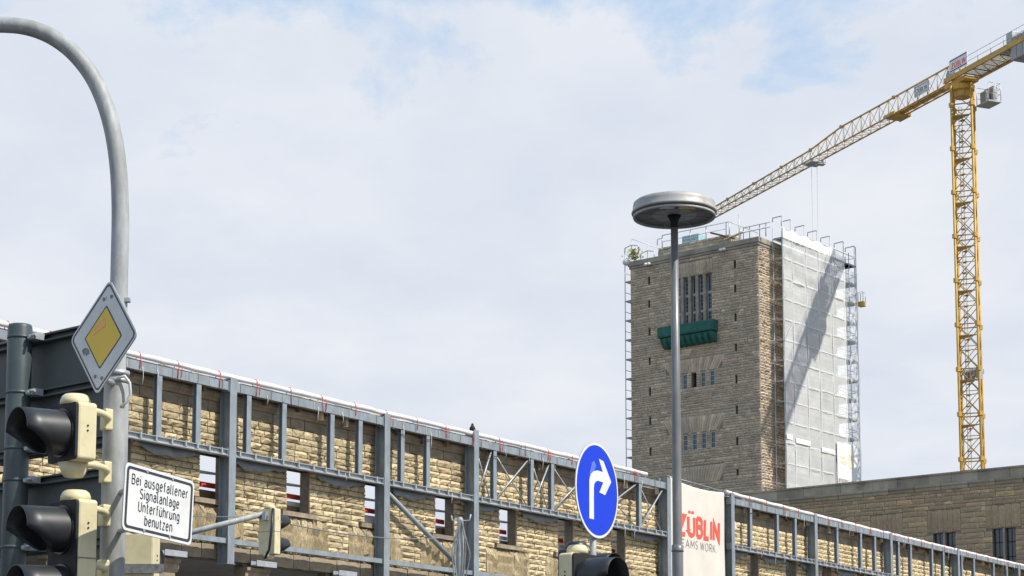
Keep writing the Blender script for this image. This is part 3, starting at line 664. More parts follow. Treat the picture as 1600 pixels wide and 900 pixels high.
# green wrapped balcony
bal = thing('balcony', 'balcony wrapped in dark green netting under the tall tower window', 'balcony', T0+TX*0, TROT)
MB().xprism([(-.02,44.9),(-1.05,44.95),(-1.1,45.1),(-1.1,46.0),(-1.04,46.1),(-.02,46.1)], -11.95, -4.95).build('net_front', M['greennet'], bal, bevel=.06)
MB().xprism([(-.02,43.85),(-.35,43.95),(-.75,44.55),(-.95,44.88),(-.02,44.88)], -11.75, -5.15).build('net_underside', M['greennet'], bal, bevel=.05)
for k in range(9):
    xx = -11.35+k*.74
    MB().xprism([(-.03,43.8),(-.30,43.78),(-.62,43.95),(-.92,44.4),(-1.02,44.86),(-.03,44.86)], xx, xx+.38).build('corbel', M['greennet'], bal, bevel=.08)
# roof railing, box, plank, aerial, floodlights
rail = thing('roof_railing', 'thin grey railing along the tower top behind the lamp head', 'railing', T0, TROT)
pts = [(-12.2, 56.5), (-10.2, 56.5), (-8.6,56.5), (-6.6, 56.5), (-4.1, 56.5)]
for x, z in pts: MB().tube((x,.4,55.0), (x,.4,z), .055, 6).build('rail_post', M['scaf'], rail)
MB().tube((-12.2,.4,56.5),(-4.1,.4,56.5),.045,6).build('rail', M['scaf'], rail); MB().tube((-12.2,.4,55.8),(-4.1,.4,55.8),.03,6).build('rail', M['scaf'], rail)
MB().tube((-3.7,.4,55.0),(-3.7,.4,56.5),.06,6).build('rail_post', M['scaf'], rail)
MB().tube((-4.1,.4,56.5),(-3.7,.4,56.5),.045,6).build('rail', M['scaf'], rail)
MB().tube((-3.7,.4,56.5),(-3.7,6,56.5),.045,6).build('rail', M['scaf'], rail)
for y in (2.6, 6): MB().tube((-3.7,y,55.0),(-3.7,y,56.5),.05,6).build('rail_post', M['scaf'], rail)
MB().path([(-12.2,.4,56.2),(-12.75,.3,56.15),(-12.8,.3,55.5)],.05,6).build('rail_bracket', M['scaf'], rail)
r2 = thing('corner_railing', 'lower grey railing with gate frame on the tower corner beside the scaffold', 'railing', T0, TROT)
for x in (-1.95,-1.2,.0,.75): MB().tube((x,.35,54.15),(x,.35,55.55+.05*x),.055,6).build('rail_post', M['scaf'], r2)
for z in (55.5, 55.0): MB().tube((-1.95,.35,z),(1.3,.35,z+.05),.045,6).build('rail', M['scaf'], r2)
tb = thing('glass_box', 'small teal glass box on the tower roof behind the lamp pole', 'roof box', T0, TROT)
MB().box(-9.9,-7.9,.9,2.3,55.08,56.05).build('panel', M['teal'], tb)
fb = MB()
for z in (55.4, 55.75, 56.05): fb.box(-9.95,-7.85,.86,.9,z-.04,z+.04)
for x in (-9.93,-7.87): fb.box(x-.04,x+.04,.86,.9,55.08,56.09)
fb.build('box_frame', M['paleglass'], tb)
tag(MB().tube((-5.7,-.1,55.55),(-2.6,-.35,54.35),.10,6).build('roof_beam', M['timber'], None, loc=T0, rot=(0,0,TROT)), 'dark wooden beam lying tilted over the tower parapet', 'beam')
tag(MB().tube((-2.75,.8,54.1),(-2.75,.8,57.2),.06,6,.045).build('aerial_mast', M['scaf'], None, loc=T0, rot=(0,0,TROT)), 'short vertical aerial pole on the tower top right of the railing', 'aerial')
pb = MB(); pb.M = Matrix.Translation((-2.9,.1,54.6)) @ Matrix.Rotation(R(-22),4,'Y') @ Matrix.Rotation(R(20),4,'Z')
for k in range(4): pb.box(-1.0+.1*k,.9+.08*k,-.5+.24*k,-.3+.24*k,.02+.07*k,.07+.07*k)
tag(pb.build('plank_stack', M['ply'], None, loc=T0, rot=(0,0,TROT)), 'small stack of pale planks lying on the tower parapet step', 'planks')
for (x, lab) in ((-4.05,'white twin floodlight under the tower cornice near the right corner'), (-13.6,'pale floodlight under the tower cornice near the left corner')):
    fl = thing('floodlight', lab, 'floodlight', T0+TX*x+Vector((0,0,53.35)), TROT)
    MB().box(-.05,.05,-.4,.25,-.05,.05).build('arm', M['scaf'], fl)
    for sx in (-1,1): MB().lathe([(.05,-.12),(.2,-.02),(.22,.08),(.12,.2)],10,(sx*.2,-.45,0)).build('lamp_head', M['white'], fl)
wd = thing('roof_weed', 'yellow-green weed growing on the left tower corner by the scaffold', 'plant', T0+TX*(-TW+.6)+Vector((.0,.0,54.1)), TROT)
MB().path([(0,-.1,0),(.05,-.1,.6),(-.1,-.15,1.2)],.04,5).build('stem', M['timber'], wd)
mb = MB()
for k in range(190):
    a = rng.uniform(0,6.28); rr = abs(rng.gauss(0,.38)); z = rng.uniform(.15,1.3); c = Vector((rr*math.cos(a)*(1.5-z*.4), rr*.5*math.sin(a)-.1, z))
    d = Vector((rng.uniform(-1,1),rng.uniform(-1,1),rng.uniform(-.3,1))).normalized()*rng.uniform(.2,.42); e = d.orthogonal().normalized()*.085
    mb.add([c,c+d*.5+e,c+d,c+d*.5-e],[(0,1,2,3)])
mb.build('leaves', M['leaf'], wd)
tag(MB().lathe([(.2,-.45),(.42,-.3),(.45,0),(.25,.25),(.1,.3)],7,(-TW-.35,-.2,54.25)).build('rubble_sack', M['flower'], None, loc=T0, rot=(0,0,TROT)), 'pale sack on the left tower corner below the weed', 'sack')

# ---------------------------------------------------------------- scaffolds on the tower
LV = [54.35-2.15*k for k in range(13)]
def scaffold(label, bays, din, dout, axis, sgn_brackets=True, pale=False, zt=55.6):
    """bays: positions along the face; din/dout: inner and outer distance; axis maps (along, out, z) to tower coordinates"""
    t = thing('scaffold', label, 'scaffolding', T0, TROT)
    for a in bays:
        for d in (din, dout): MB().tube(axis(a,d,0), axis(a,d,zt+(0 if d==din else 1.0)), .05, 6).build('standard', M['scaf'], t)
    lm = M['scafw'] if pale else M['scaf']
    for z in LV:
        for d in (din, dout):
            MB().tube(axis(bays[0],d,z), axis(bays[-1],d,z), .045, 5).build('ledger', M['scaf'], t)
            MB().tube(axis(bays[0],dout,z+1.0), axis(bays[-1],dout,z+1.0), .035, 5).build('guard_rail', M['scaf'], t) if d == dout else None
        for a in bays: MB().tube(axis(a,din-.1,z-.05), axis(a,dout,z-.05), .045, 5).build('transom', M['scaf'], t)
        for a, b in zip(bays[:-1], bays[1:]):
            p = [Vector(axis(*q)) for q in ((a+.04,din+.04,z+.04),(b-.04,din+.04,z+.04),(b-.04,dout-.04,z+.04),(a+.04,dout-.04,z+.04))]
            mb = MB(); mb.add(p+[q+Vector((0,0,.06)) for q in p], [(3,2,1,0),(4,5,6,7)]+[(i,(i+1)%4,4+(i+1)%4,4+i) for i in range(4)]); mb.build('deck_board', M['deck'], t)
    return t
ax_r = lambda a, d, z: (d, a, z)                      # right face
ax_b = lambda a, d, z: (a, TW+d, z)                   # far side
ax_l = lambda a, d, z: (-TW-d, a, z)                  # left side
baysR = [2.45, 4.2, 7.0, 9.6, 12.4, 15.3, 17.75]
scR = scaffold('steel scaffold behind the white net on the sunlit tower face', baysR, .3, 1.42, ax_r)
for j, z in enumerate(LV[:-1]):
    for i in range(len(baysR)-2):
        if (i+2*j) % 4 == 0 and rng.random() < .8:
            MB().tube(ax_r(baysR[i],1.65,z-2.1), ax_r(baysR[i+1],1.65,z), .03, 5).build('diagonal', M['netline'], scR)
    for a, b in zip(baysR[:-2], baysR[1:-1]):
        if rng.random() < .9: dz_ = rng.uniform(-.04,.04); MB().box(1.632, 1.640, a+rng.uniform(.05,.2), b-rng.uniform(.05,.5), z-.05+dz_, z+.05+dz_).build('net_pale_strip', M['netline'], scR)  # toe boards behind the net, added as pale strips in front
for a in baysR:
    MB().path([ax_r(a,1.42,56.5), ax_r(a,1.42,56.65), ax_r(a,.3,56.6), ax_r(a,.3,56.2)], .06, 6).build('hoop', M['scaf'], scR)
scB = scaffold('open end of scaffold sticking out past the right side of the tower', [1.42, -1.6, -4.6, -7.6, -10.6, -13.6, -16.0], .3, 1.9, ax_b)
for j, z in enumerate(LV[:-1]):
    MB().tube(ax_b(1.42,1.9,z-2.1), ax_b(-1.6,1.9,z), .04, 5).build('diagonal', M['scafw'], scB)
scL = scaffold('narrow strip of scaffold along the left edge of the tower', [.6, 3.6, 6.6, 9.6, 12.6, 15.6], .25, 1.15, ax_l, zt=55.0)
for (a, z) in ((.6,56.9),(3.6,56.8),(6.6,56.8)): 
    MB().tube(ax_l(a,.25,54.5), ax_l(a,.25,z), .045, 5).build('standard', M['scaf'], scL)
    MB().path([ax_l(a,1.15,55.4),ax_l(a,1.1,56.0),ax_l(a,.3,56.2),ax_l(a,-.6,56.0),ax_l(a,-.7,55.2)],.06,6).build('hoop', M['scaf'], scL)
MB().tube(ax_l(.6,.25,56.9), ax_l(15.6,.25,57.0), .035, 5).build('guard_rail', M['scaf'], scL)
# white net in panels
net = thing('scaffold_net', 'translucent white protective net over the scaffold on the sunlit tower face', 'net', T0, TROT)
edges = [2.42, 4.2, 7.0, 9.6, 12.4, 15.35]; rows = [16.0, 24.2, 32.8, 41.4, 50.0, 54.45]
for i in range(5):
    for j in range(5):
        y0, y1, z0, z1 = edges[i], edges[i+1], rows[j], rows[j+1]; n, q = 8, 14; vs = []
        for a in range(n+1):
            for b in range(q+1):
                u, v = a/n, b/q
                vs.append((1.52+.09*math.sin(math.pi*u)*math.sin(v*13+i*1.7+j)*math.sin(v*5+j)+.02*math.sin(u*9+j*2+v*7)+.004*((i+j)%2), y0+(y1-y0)*u, z0-.05+(z1-z0+.1)*v))
        mb = MB(); mb.add(vs, [(a*(q+1)+b, (a+1)*(q+1)+b, (a+1)*(q+1)+b+1, a*(q+1)+b+1) for a in range(n) for b in range(q)], True); mb.build('net_panel', M['net'], net)
for y in edges[1:-1]:
    for z0, z1 in zip(rows[:-1], rows[1:]): MB().box(1.632, 1.638, y-.03+rng.uniform(-.02,.02), y+.04, z0+.1, z1-rng.uniform(.1,1.2)).build('standard_strip', M['netline'], net)  # standards showing pale through the net, added as strips in front
for j, (z0, z1) in enumerate(((16,26),(26,36),(36,46),(46,53.6))):
    n, q = 6, 12; vs = []
    for a in range(n+1):
        for b in range(q+1):
            u, v = a/n, b/q; vs.append((1.55+.05*math.sin(u*7+v*9+j), 15.36+u*2.75, z0+(z1-z0)*v))
    mb = MB(); mb.add(vs, [(a*(q+1)+b, (a+1)*(q+1)+b, (a+1)*(q+1)+b+1, a*(q+1)+b+1) for a in range(n) for b in range(q)], True); mb.build('side_net', M['netthin'], net)
for i in range(5):
    y0, y1 = edges[i], edges[i+1]; n = 8; vs = []
    for a in range(n+1):
        u = a/n
        for v in (0, .5, 1): vs.append((1.56+.03*math.sin(a*2+i)+.05*math.sin(v*3), y0+(y1-y0)*u, 54.3+v*(1.15-.25*math.sin(math.pi*u)-(.0 if i<4 else .5*u))))
    mb = MB(); mb.add(vs, [(a*3+b, (a+1)*3+b, (a+1)*3+b+1, a*3+b+1) for a in range(n) for b in range(2)], True); mb.build('top_strip', M['netwhite'], net)
for (a, b, z) in ((2.42, 3.6, 33.5), (4.3, 7.2, 33.3), (9.5, 12.3, 33.0)):
    MB().box(1.60, 1.615, a, b, z-.28, z+.25).build('overlap_strip', M['netwhite'], net)
ps = thing('tower_poster', 'white poster with pale yellow emblem fixed low on the scaffold net', 'poster', T0, TROT)
MB().box(1.66, 1.70, 12.6, 17.0, 27.0, 34.2).build('sheet', M['white'], ps, bevel=.01)
MB().box(1.702, 1.71, 12.75, 16.6, 27.0, 30.3).build('printed_picture', M['posterpic'], ps)
e = MB(); e.box(1.704, 1.712, 15.0, 16.1, 31.6, 33.0); e.box(1.704, 1.713, 15.25, 15.85, 33.0, 33.4); e.box(1.704,1.714,15.45,15.65,33.4,33.7); e.build('emblem', M['posteryellow'], ps)
MB().box(1.704, 1.712, 13.3, 14.6, 31.9, 32.3).box(1.704, 1.713, 13.3, 14.4, 32.5, 32.8).build('print_line', M['posteryellow'], ps)
ho = thing('goods_hoist', 'small yellow hoist platform on the right edge of the tower scaffold', 'hoist', T0, TROT)
MB().box(1.5,2.2,TW+1.95,TW+2.6,49.9,50.45).build('platform', M['yellow'], ho, bevel=.05)
for y in (TW+2.0, TW+2.55): MB().path([(1.55,y,50.4),(1.55,y,51.5),(2.15,y,51.5),(2.15,y,50.4)],.04,6).build('hoop', M['scaf'], ho)
MB().tube((1.4,TW+1.9,50.2),(1.4,TW+1.9,52.6),.07,6).build('lifting_post', M['scaf'], ho)

# ================================================================ CRANE
MC = Vector((48.47, 196.58, 0)); jd = Vector((-.3805, .9248, 0)); JROT = math.atan2(jd.y, jd.x); ZJ = 73.2
cr_ = thing('tower_crane', 'tall yellow tower crane with long jib rising behind the hall', 'crane', MC, JROT)   # local x along the jib
hw_ = 1.06; MR = R(45)                                   # mast turned so that its corners point along the jib
def mpt(i, z): a = MR*2*i+R(2); return Vector((1.5*math.cos(a), 1.5*math.sin(a), z))
for i in range(4): MB().tube(mpt(i,0), mpt(i,ZJ-.75), .135, 8).build('mast_leg', M['yellow'], cr_)
SEC = 4.8; zs_ = [ZJ-2.9-SEC*k for k in range(16) if ZJ-2.9-SEC*k > 1]
for z in zs_:
    zb = max(0, z-SEC); mb = MB()
    for i in range(4):
        j = (i+1)%4
        mb.tube(mpt(i,z), mpt(j,z), .075, 5)
        mb.tube(mpt(i,(z+zb)/2), mpt(j,(z+zb)/2), .05, 5)
        for (a, b) in ((z, (z+zb)/2), ((z+zb)/2, zb)):
            mb.tube(mpt(i,a), mpt(j,b), .05, 5); mb.tube(mpt(j,a), mpt(i,b), .05, 5)
    mb.build('mast_bracing', M['cranewire'], cr_)
    pm_ = MB(); p = [mpt(i, z-1.25)*1 for i in range(4)]; p = [Vector((q.x*.93,q.y*.93,q.z)) for q in p]
    pm_.add(p[:3]+[q+Vector((0,0,.08)) for q in p[:3]], [(2,1,0),(3,4,5),(0,1,4,3),(1,2,5,4),(2,0,3,5)]); pm_.build('mast_platform', M['yellow'], cr_)
    ld = MB(); ld.tube((.25,.35,z),(.25,.35,zb),.03,4); ld.tube((.25,-.05,z),(.25,-.05,zb),.03,4)
    for k in range(12): ld.tube((.25,.35,z-k*.4),(.25,-.05,z-k*.4),.02,4)
    for k in range(3): ld.box(-.1,.5,-.2+.1*k,.1+.1*k,z-1.5-k*1.2,z-1.4-k*1.2)
    ld.build('ladder', M['cranewire'], cr_)
    for i in range(4): q = mpt(i, z); MB().box(q.x-.2,q.x+.2,q.y-.2,q.y+.2,z-.28,z+.2).build('mast_joint', M['yellow'], cr_)
mb = MB()
for i in range(4): mb.tube(mpt(i,ZJ-2.9),mpt((i+1)%4,ZJ-1.0),.05,5)
mb.build('mast_bracing', M['cranewire'], cr_)
mb = MB(); z = 41.0                                       # cables and grey boxes tied into the mast
for k in range(9): mb.box(-1+.25*k,-.8+.25*k,-.9+.2*(k%3),-.5+.2*(k%4),z-.6+.2*(k%3),z+.5+.2*(k%2))
mb.build('cable_bundle', M['greypanel'], cr_)
# slewing unit
MB().lathe([(.85,ZJ-1.9),(.9,ZJ-1.3),(1.3,ZJ-1.2),(1.36,ZJ-.75),(1.15,ZJ-.7),(1.15,ZJ-.1)],20,smooth=False).build('slewing_ring', M['yellow'], cr_)
MB().box(-1.7,1.9,-.95,.95,ZJ-.55,ZJ-.02).build('turntable', M['yellow'], cr_, bevel=.08)
def jib_h(x): return 2.35 if x < 24 else (2.35-.75*(x-24)/7 if x < 31 else 1.6-.55*min(1,(x-31)/26))
JL = 58.0; BW = .72
for sy in (-1,1): MB().tube((1.2,sy*BW,ZJ), (JL,sy*BW,ZJ), .10, 6).build('lower_chord', M['yellow'], cr_)
MB().path([(1.3,0,ZJ+1.0),(2.2,0,ZJ+2.35),(24,0,ZJ+2.35),(31,0,ZJ+1.6),(JL-.3,0,ZJ+1.05)], .115, 6).build('upper_chord', M['yellow'], cr_)
x = 1.6; k = 0
while x < JL-1.6:
    st = 1.9; mb = MB(); h0 = jib_h(x+st/2)
    for sy in (-1,1):
        mb.tube((x,sy*BW,ZJ),(x+st/2,0,ZJ+h0),.034,5); mb.tube((x+st/2,0,ZJ+h0),(x+st,sy*BW,ZJ),.034,5)
    mb.tube((x,-BW,ZJ),(x,BW,ZJ),.045,5); mb.tube((x,-BW,ZJ),(x+st,BW,ZJ),.035,5)
    mb.build('jib_lacing', M['cranewire'], cr_); x += st; k += 1
MB().box(1.6,12.4,-.42,.42,ZJ+.02,ZJ+.06).build('jib_walkway', M['yellow'], cr_)
for x in (12.9, 24, 31, 38, 45, 52): MB().box(x-.18,x+.18,-.14,.14,ZJ+jib_h(x)-.16,ZJ+jib_h(x)+.2).build('chord_joint', M['cranewire'], cr_)
mb = MB(); mb.box(11.2,13.4,-1.1,1.1,ZJ-.18,ZJ-.08)
for sy in (-1,1): mb.box(11.2,13.4,sy*1.1-.05,sy*1.1+.05,ZJ-.25,ZJ+.12)
mb.build('service_platform', M['yellow'], cr_)
# counter-jib
CL = -24.0
for sy in (-1,1): MB().box(CL,1.4,sy*1.25-.13,sy*1.25+.13,ZJ-.1,ZJ+.45).build('counter_jib_beam', M['yellow'], cr_)
mb = MB()
for k in range(84): mb.box(-1.7-k*.26-.15,-1.7-k*.26,-1.1,1.1,ZJ+.03,ZJ+.08)
tag(mb.build('counter_jib_grating', M['greypanel'], cr_), kind='stuff')
mb = MB(); x = -2.0
while x > CL+1: mb.tube((x,-1.15,ZJ),(x-1.5,1.15,ZJ),.05,5); mb.tube((x,-1.15,ZJ),(x,1.15,ZJ),.06,5); x -= 1.5
mb.build('counter_jib_bracing', M['cranewire'], cr_)
for sy in (-1,1):
    mb = MB(); x = -2.6
    while x > CL: mb.tube((x,sy*1.42,ZJ+.3),(x,sy*1.42,ZJ+1.5),.035,5); x -= 2.2
    for zz in (.9,1.5): mb.tube((-2.6,sy*1.42,ZJ+zz),(CL,sy*1.42,ZJ+zz),.03,5)
    mb.build('counter_jib_railing', M['scaf'], cr_)
for k in range(4):
    MB().box(-11.0-k*.95,-10.12-k*.95,-1.3,1.3,ZJ-1.5,ZJ+.9).build('counterweight', M['concrete'], cr_, bevel=.05)
MB().box(-9.9,-8.9,-.9,.9,ZJ+.45,ZJ+1.9).build('winch', M['greypanel'], cr_, bevel=.06)
MB().lathe([(.1,-.7),(.5,-.7),(.5,.7),(.1,.7)],14).build('rope_drum', M['rope'], cr_, loc=(1.4,0,ZJ+1.0), rot=(R(90),0,0))
MB().tube((-.8,0,ZJ+.3),(1.4,0,ZJ+2.4),.09,6).build('head_strut', M['yellow'], cr_); MB().tube((2.4,.5,ZJ),(1.4,0,ZJ+2.4),.07,6).build('head_strut', M['yellow'], cr_)
# control cabinet platform beside the mast
cb = MB().box(-2.9,-.7,-2.9,-1.25,ZJ-3.0,ZJ-2.85).build('cabinet_platform', M['greypanel'], cr_)
MB().box(-2.6,-1.0,-2.6,-2.1,ZJ-2.85,ZJ-1.1).build('cabinet', M['greypanel'], cr_, bevel=.03)
MB().box(-2.2,-1.2,-1.9,-1.4,ZJ-2.85,ZJ-1.6).build('cabinet', M['concrete'], cr_, bevel=.03)
mb = MB()
for (x,y) in ((-2.85,-2.85),(-.75,-2.85),(-2.85,-1.3),(-.75,-1.3),(-1.8,-2.85),(-2.85,-2.1)): mb.tube((x,y,ZJ-2.9),(x,y,ZJ-.9),.04,5)
for zz in (-.9,-1.5,-2.1):
    mb.path([(-.75,-1.3,ZJ+zz),(-.75,-2.85,ZJ+zz),(-2.85,-2.85,ZJ+zz),(-2.85,-1.3,ZJ+zz)],.03,5)
mb.build('platform_railing', M['scaf'], cr_)
# name boards, facing the viewer's side (local +y is the left of the jib, -y the right)
def crane_sign(x0, x1, z0, z1, y, nm):
    s_ = MB().box(x0,x1,y-.04,y+.04,z0,z1).build('name_board', M['white'], cr_)
    return s_
sgn = thing('crane_sign', 'white board with red company lettering above the crane slewing unit', 'sign', MC+Vector((0,0,ZJ)), JROT+math.pi)
MB().box(-.1,3.1,-1.54,-1.46,.55,2.0).build('board', M['white'], sgn)
letters('lettering','ZÜBLIN',M['bannerred'],sgn,.3,2.8,.95,.52,.22,-1.55,gap=.14)
MB().box(.1,3.0,-1.552,-1.542,.66,.76).box(.1,3.0,-1.552,-1.542,1.82,1.92).build('black_bar', M['blackmatt'], sgn)
sg2 = thing('jib_sign', 'smaller white board with dark lettering hung inside the crane jib', 'sign', MC+Vector((0,0,ZJ)), JROT+math.pi)
MB().box(-8.1,-5.3,-.52,-.44,.65,1.9).build('board', M['white'], sg2)
letters('lettering','ZÜBLIN',M['bannergrey'],sg2,-7.7,-5.7,.98,.45,.22,-.53,gap=.14)
MB().box(-7.8,-5.6,-.532,-.522,.75,.83).box(-7.8,-5.6,-.532,-.522,1.68,1.76).box(-8.05,-7.85,-.532,-.522,.66,1.88).box(-5.5,-5.35,-.532,-.522,.66,1.88).build('black_bar', M['bannergrey'], sg2)
# trolley and ropes
XT = 30.2
tr = thing('crane_trolley', 'small trolley with hoist ropes hanging under the middle of the crane jib', 'trolley', MC+jd*XT+Vector((0,0,ZJ)), JROT)
MB().box(-1.0,1.0,-.9,.9,-.42,-.28).build('trolley_frame', M['greypanel'], tr)
for sx in (-1,1):
    for sy in (-1,1): MB().lathe([(.05,-.06),(.17,-.06),(.17,.06),(.05,.06)],10).build('wheel', M['rope'], tr, loc=(sx*.8,sy*.72,-.2), rot=(R(90),0,0))
MB().box(-1.9,-1.1,-.5,.5,-.95,-.85).path([(-1.85,-.45,-.9),(-1.85,-.45,-.3),(-1.85,.45,-.3),(-1.85,.45,-.9)],.03,5).build('basket', M['greypanel'], tr)
for sx in (-.65,.65): MB().tube((sx,0,-.3),(sx*.6,0,-34),.018,5).build('hoist_rope', M['rope'], tr)
MB().box(-.45,.45,-.12,.12,-34.7,-34).build('hook_block', M['yellow'], tr, bevel=.05)

# ================================================================ NEAR STREET FURNITURE
# lamp
LP = at(1059, 890, 22); LB = Vector((LP.x, 22, .13))
lamp = thing('street_lamp', 'street lamp with flat round grey head on a slim pole before the tower', 'street lamp', LB)
zh = at(1052, 342, 22).z - LB.z
MB().lathe([(.066,0),(.066,3.9),(.056,3.95),(.053,5.6),(.043,zh-.02)], 20).build('pole', M['lamppole'], lamp)
MB().lathe([(.072,0),(.072,.02),(.069,.03),(.069,.08)],20,(0,0,3.86)).build('pole_ring', M['lamppole'], lamp)
MB().lathe([(.047,zh-.11),(.048,zh-.05),(.058,zh-.01),(.082,zh+.035)],20).build('collar', M['blackmatt'], lamp)
prof = [(.486,zh+.058),(.508,zh+.06),(.512,zh+.075),(.506,zh+.09),(.497,zh+.10),(.494,zh+.15),(.486,zh+.188),(.465,zh+.205),(.36,zh+.228),(.18,zh+.243),(.02,zh+.248)]
MB().lathe(prof, 64).build('hood', M['lamphead'], lamp)
MB().lathe([(.462,zh+.040),(.470,zh+.012),(.490,zh+.010),(.495,zh+.025),(.490,zh+.042),(.470,zh+.046)], 64).build('rim_ring', M['lamphead'], lamp)
MB().lathe([(.03,zh+.050),(.2,zh+.042),(.463,zh+.034),(.475,zh+.044),(.478,zh+.056),(.04,zh+.06)],64).build('diffuser', M['lampglass'], lamp)
o = MB()
for k in range(8): a = R(45*k+12); o.tube((.06*math.cos(a),.06*math.sin(a),zh+.044),(.46*math.cos(a),.46*math.sin(a),zh+.031),.006,5)
o.build('diffuser_rib', M['lamphead'], lamp)
MB().box(.02,.22,-.43,-.33,zh+.022,zh+.030).build('amber_reflector', M['amber'], lamp)
MB().box(-.2,-.03,-.43,-.35,zh+.022,zh+.030).build('pale_reflector', M['paleglass'], lamp)

# signal mast with the bent arm
YM = 9.55; ms = at(176, 860, YM); XM = ms.x
mast = thing('signal_mast', 'thick galvanised pole bending over to the left at the top', 'mast', (XM, YM, .13))
def L3(px, py, Y=YM): return at(px, py, Y)-Vector((XM, YM, .13))
zsplit = at(175, 590, YM).z-.13
MB().lathe([(.064,0),(.064,zsplit-.05),(.058,zsplit),(.047,zsplit+.03)],28).build('lower_shaft', M['pole'], mast)
arc = [(0,0,zsplit)]
key = [(188,400),(189,330),(186,270),(179,215),(166,165),(146,120),(117,83),(83,57),(45,42),(5,38),(-60,40),(-160,52),(-260,70)]
kp = [L3(*q) for q in key]; 
x0 = kp[0].x
pth = [Vector((0,0,zsplit-.02))]+[Vector((p.x-x0*max(0,1-i/2.), 0, p.z)) for i, p in enumerate(kp)]
def smooth(pts, it=2):
    for _ in range(it):
        q = [pts[0]]
        for a, b in zip(pts[:-1], pts[1:]): q += [a*.75+b*.25, a*.25+b*.75]
        pts = q+[pts[-1]]
    return pts
MB().path(smooth(pth), lambda f: .046-.006*f, 24).build('bent_arm', M['pole'], mast)
# clamp bands, lug and cable loop
for z in (zsplit+.02, zsplit-.02): MB().lathe([(.066,-.012),(.066,.012)],24,(0,0,z)).build('clamp_band', M['galv'], mast)
c = L3(203,470); MB().box(c.x-.05,c.x+.005,-.03,0,c.z-.012,c.z+.012).build('lug', M['galv'], mast, bevel=.003)
c = L3(196,602); MB().path([c+Vector((-.03,-.07,.02)), c+Vector((.01,-.07,.035)), c+Vector((.035,-.065,.0)), c+Vector((.04,-.06,-.06)), c+Vector((.015,-.05,-.10)), c+Vector((-.01,-.05,-.12))], .008, 8).build('cable_loop', M['signwhite2'], mast)

# priority sign
dm = thing('priority_sign', 'white diamond traffic sign with yellow centre on the bent pole', 'traffic sign', (-2.051,9.305,3.752), rot=(R(-2.0),R(5.7),R(-43.2)))
dm.rotation_mode = 'XYZ'
dm.rotation_euler = (Matrix.Rotation(R(-43.2),3,'Z') @ Matrix.Rotation(R(-2.0),3,'X') @ Matrix.Rotation(R(5.7),3,'Y')).to_euler()
D = .297; o1 = rdiamond(D, .035); 
MB().prism(o1, 0, .004).build('plate', M['alu'], dm)
MB().prism(rdiamond(D*.995,.034), -.0012, -.0002).build('white_face', M['signwhite2'], dm)
MB().band(rdiamond(D*.945,.026), rdiamond(D*.905,.022), -.0026, -.0014).build('black_border', M['signblack'], dm)
MB().band(rdiamond(D*.55,.008), rdiamond(D*.515,.006), -.0026, -.0014).build('centre_outline', M['signblack'], dm)
MB().prism(rdiamond(D*.515,.006), -.0024, -.0014).build('yellow_centre', M['signyellow'], dm)
MB().prism([(-.085,.015),(.01,.055),(.0,.095),(-.03,.085),(-.06,.075),(-.08,.05)], -.0036,-.0026).build('sticker', M['sticker'], dm)
MB().prism([(-.175,-.062),(-.155,-.048),(-.13,-.05),(-.112,-.062),(-.108,-.084),(-.12,-.075),(-.128,-.092),(-.14,-.074),(-.155,-.088),(-.162,-.073)], -.0036,-.0026).build('scrape_mark', M['smudge'], dm)
for (x, z) in ((-.03,.195),(.035,.205),(-.03,-.2),(.03,-.21)): MB().tube((x,-.006,z),(x,0,z),.009,10).build('bolt', M['smudge'], dm)
dmi = (Matrix.Translation(dm.location) @ dm.rotation_euler.to_matrix().to_4x4()).inverted()
for z in (.2, -.2):
    e = dmi @ Vector((XM, YM-.03, dm.location.z+z)); MB().tube((0,.004,z), e, .016, 8).build('bracket', M['galv'], dm)

# pedestrian text plate
tx = thing('text_sign', 'white rectangular plate with four lines of black German text on the pole', 'traffic sign', (-1.737,9.22,2.893), R(0))
tx.rotation_euler = (Matrix.Rotation(R(66.4),3,'Z') @ Matrix.Rotation(R(1.0),3,'X') @ Matrix.Rotation(R(1.9),3,'Y')).to_euler()
MB().prism(rrect(-.3,.3,-.165,.165,.03), 0, .004).build('plate', M['alu'], tx)
MB().prism(rrect(-.2985,.2985,-.1635,.1635,.029), -.0012, -.0002).build('white_face', M['signwhite'], tx)
MB().band(rrect(-.285,.285,-.15,.15,.024), rrect(-.268,.268,-.137,.137,.016), -.0026, -.0014).build('black_border', M['signblack'], tx)
for (b, hwid, z0) in (('Bei', (-.243, -.168), .068), ('ausgefallener', (-.1375, .243), .068), ('Signalanlage', (-.170, .170), .006), ('Unterführung', (-.178, .178), -.057), ('benutzen', (-.120, .120), -.118)):
    letters('lettering', b, M['signblack'], tx, hwid[0], hwid[1], z0, .047, .12, y=-.0030)
for (x, z) in ((-.12,.145),(-.12,-.145),(.1,.145),(.1,-.145)): MB().tube((x,-.006,z),(x,0,z),.008,10).build('bolt', M['alu'], tx)
txi = (Matrix.Translation(tx.location) @ tx.rotation_euler.to_matrix().to_4x4()).inverted()
for z in (.1, -.1):
    e = txi @ Vector((XM+.02, YM, tx.location.z+z)); MB().tube((-.1,.004,z), e, .014, 8).build('bracket', M['galv'], tx)

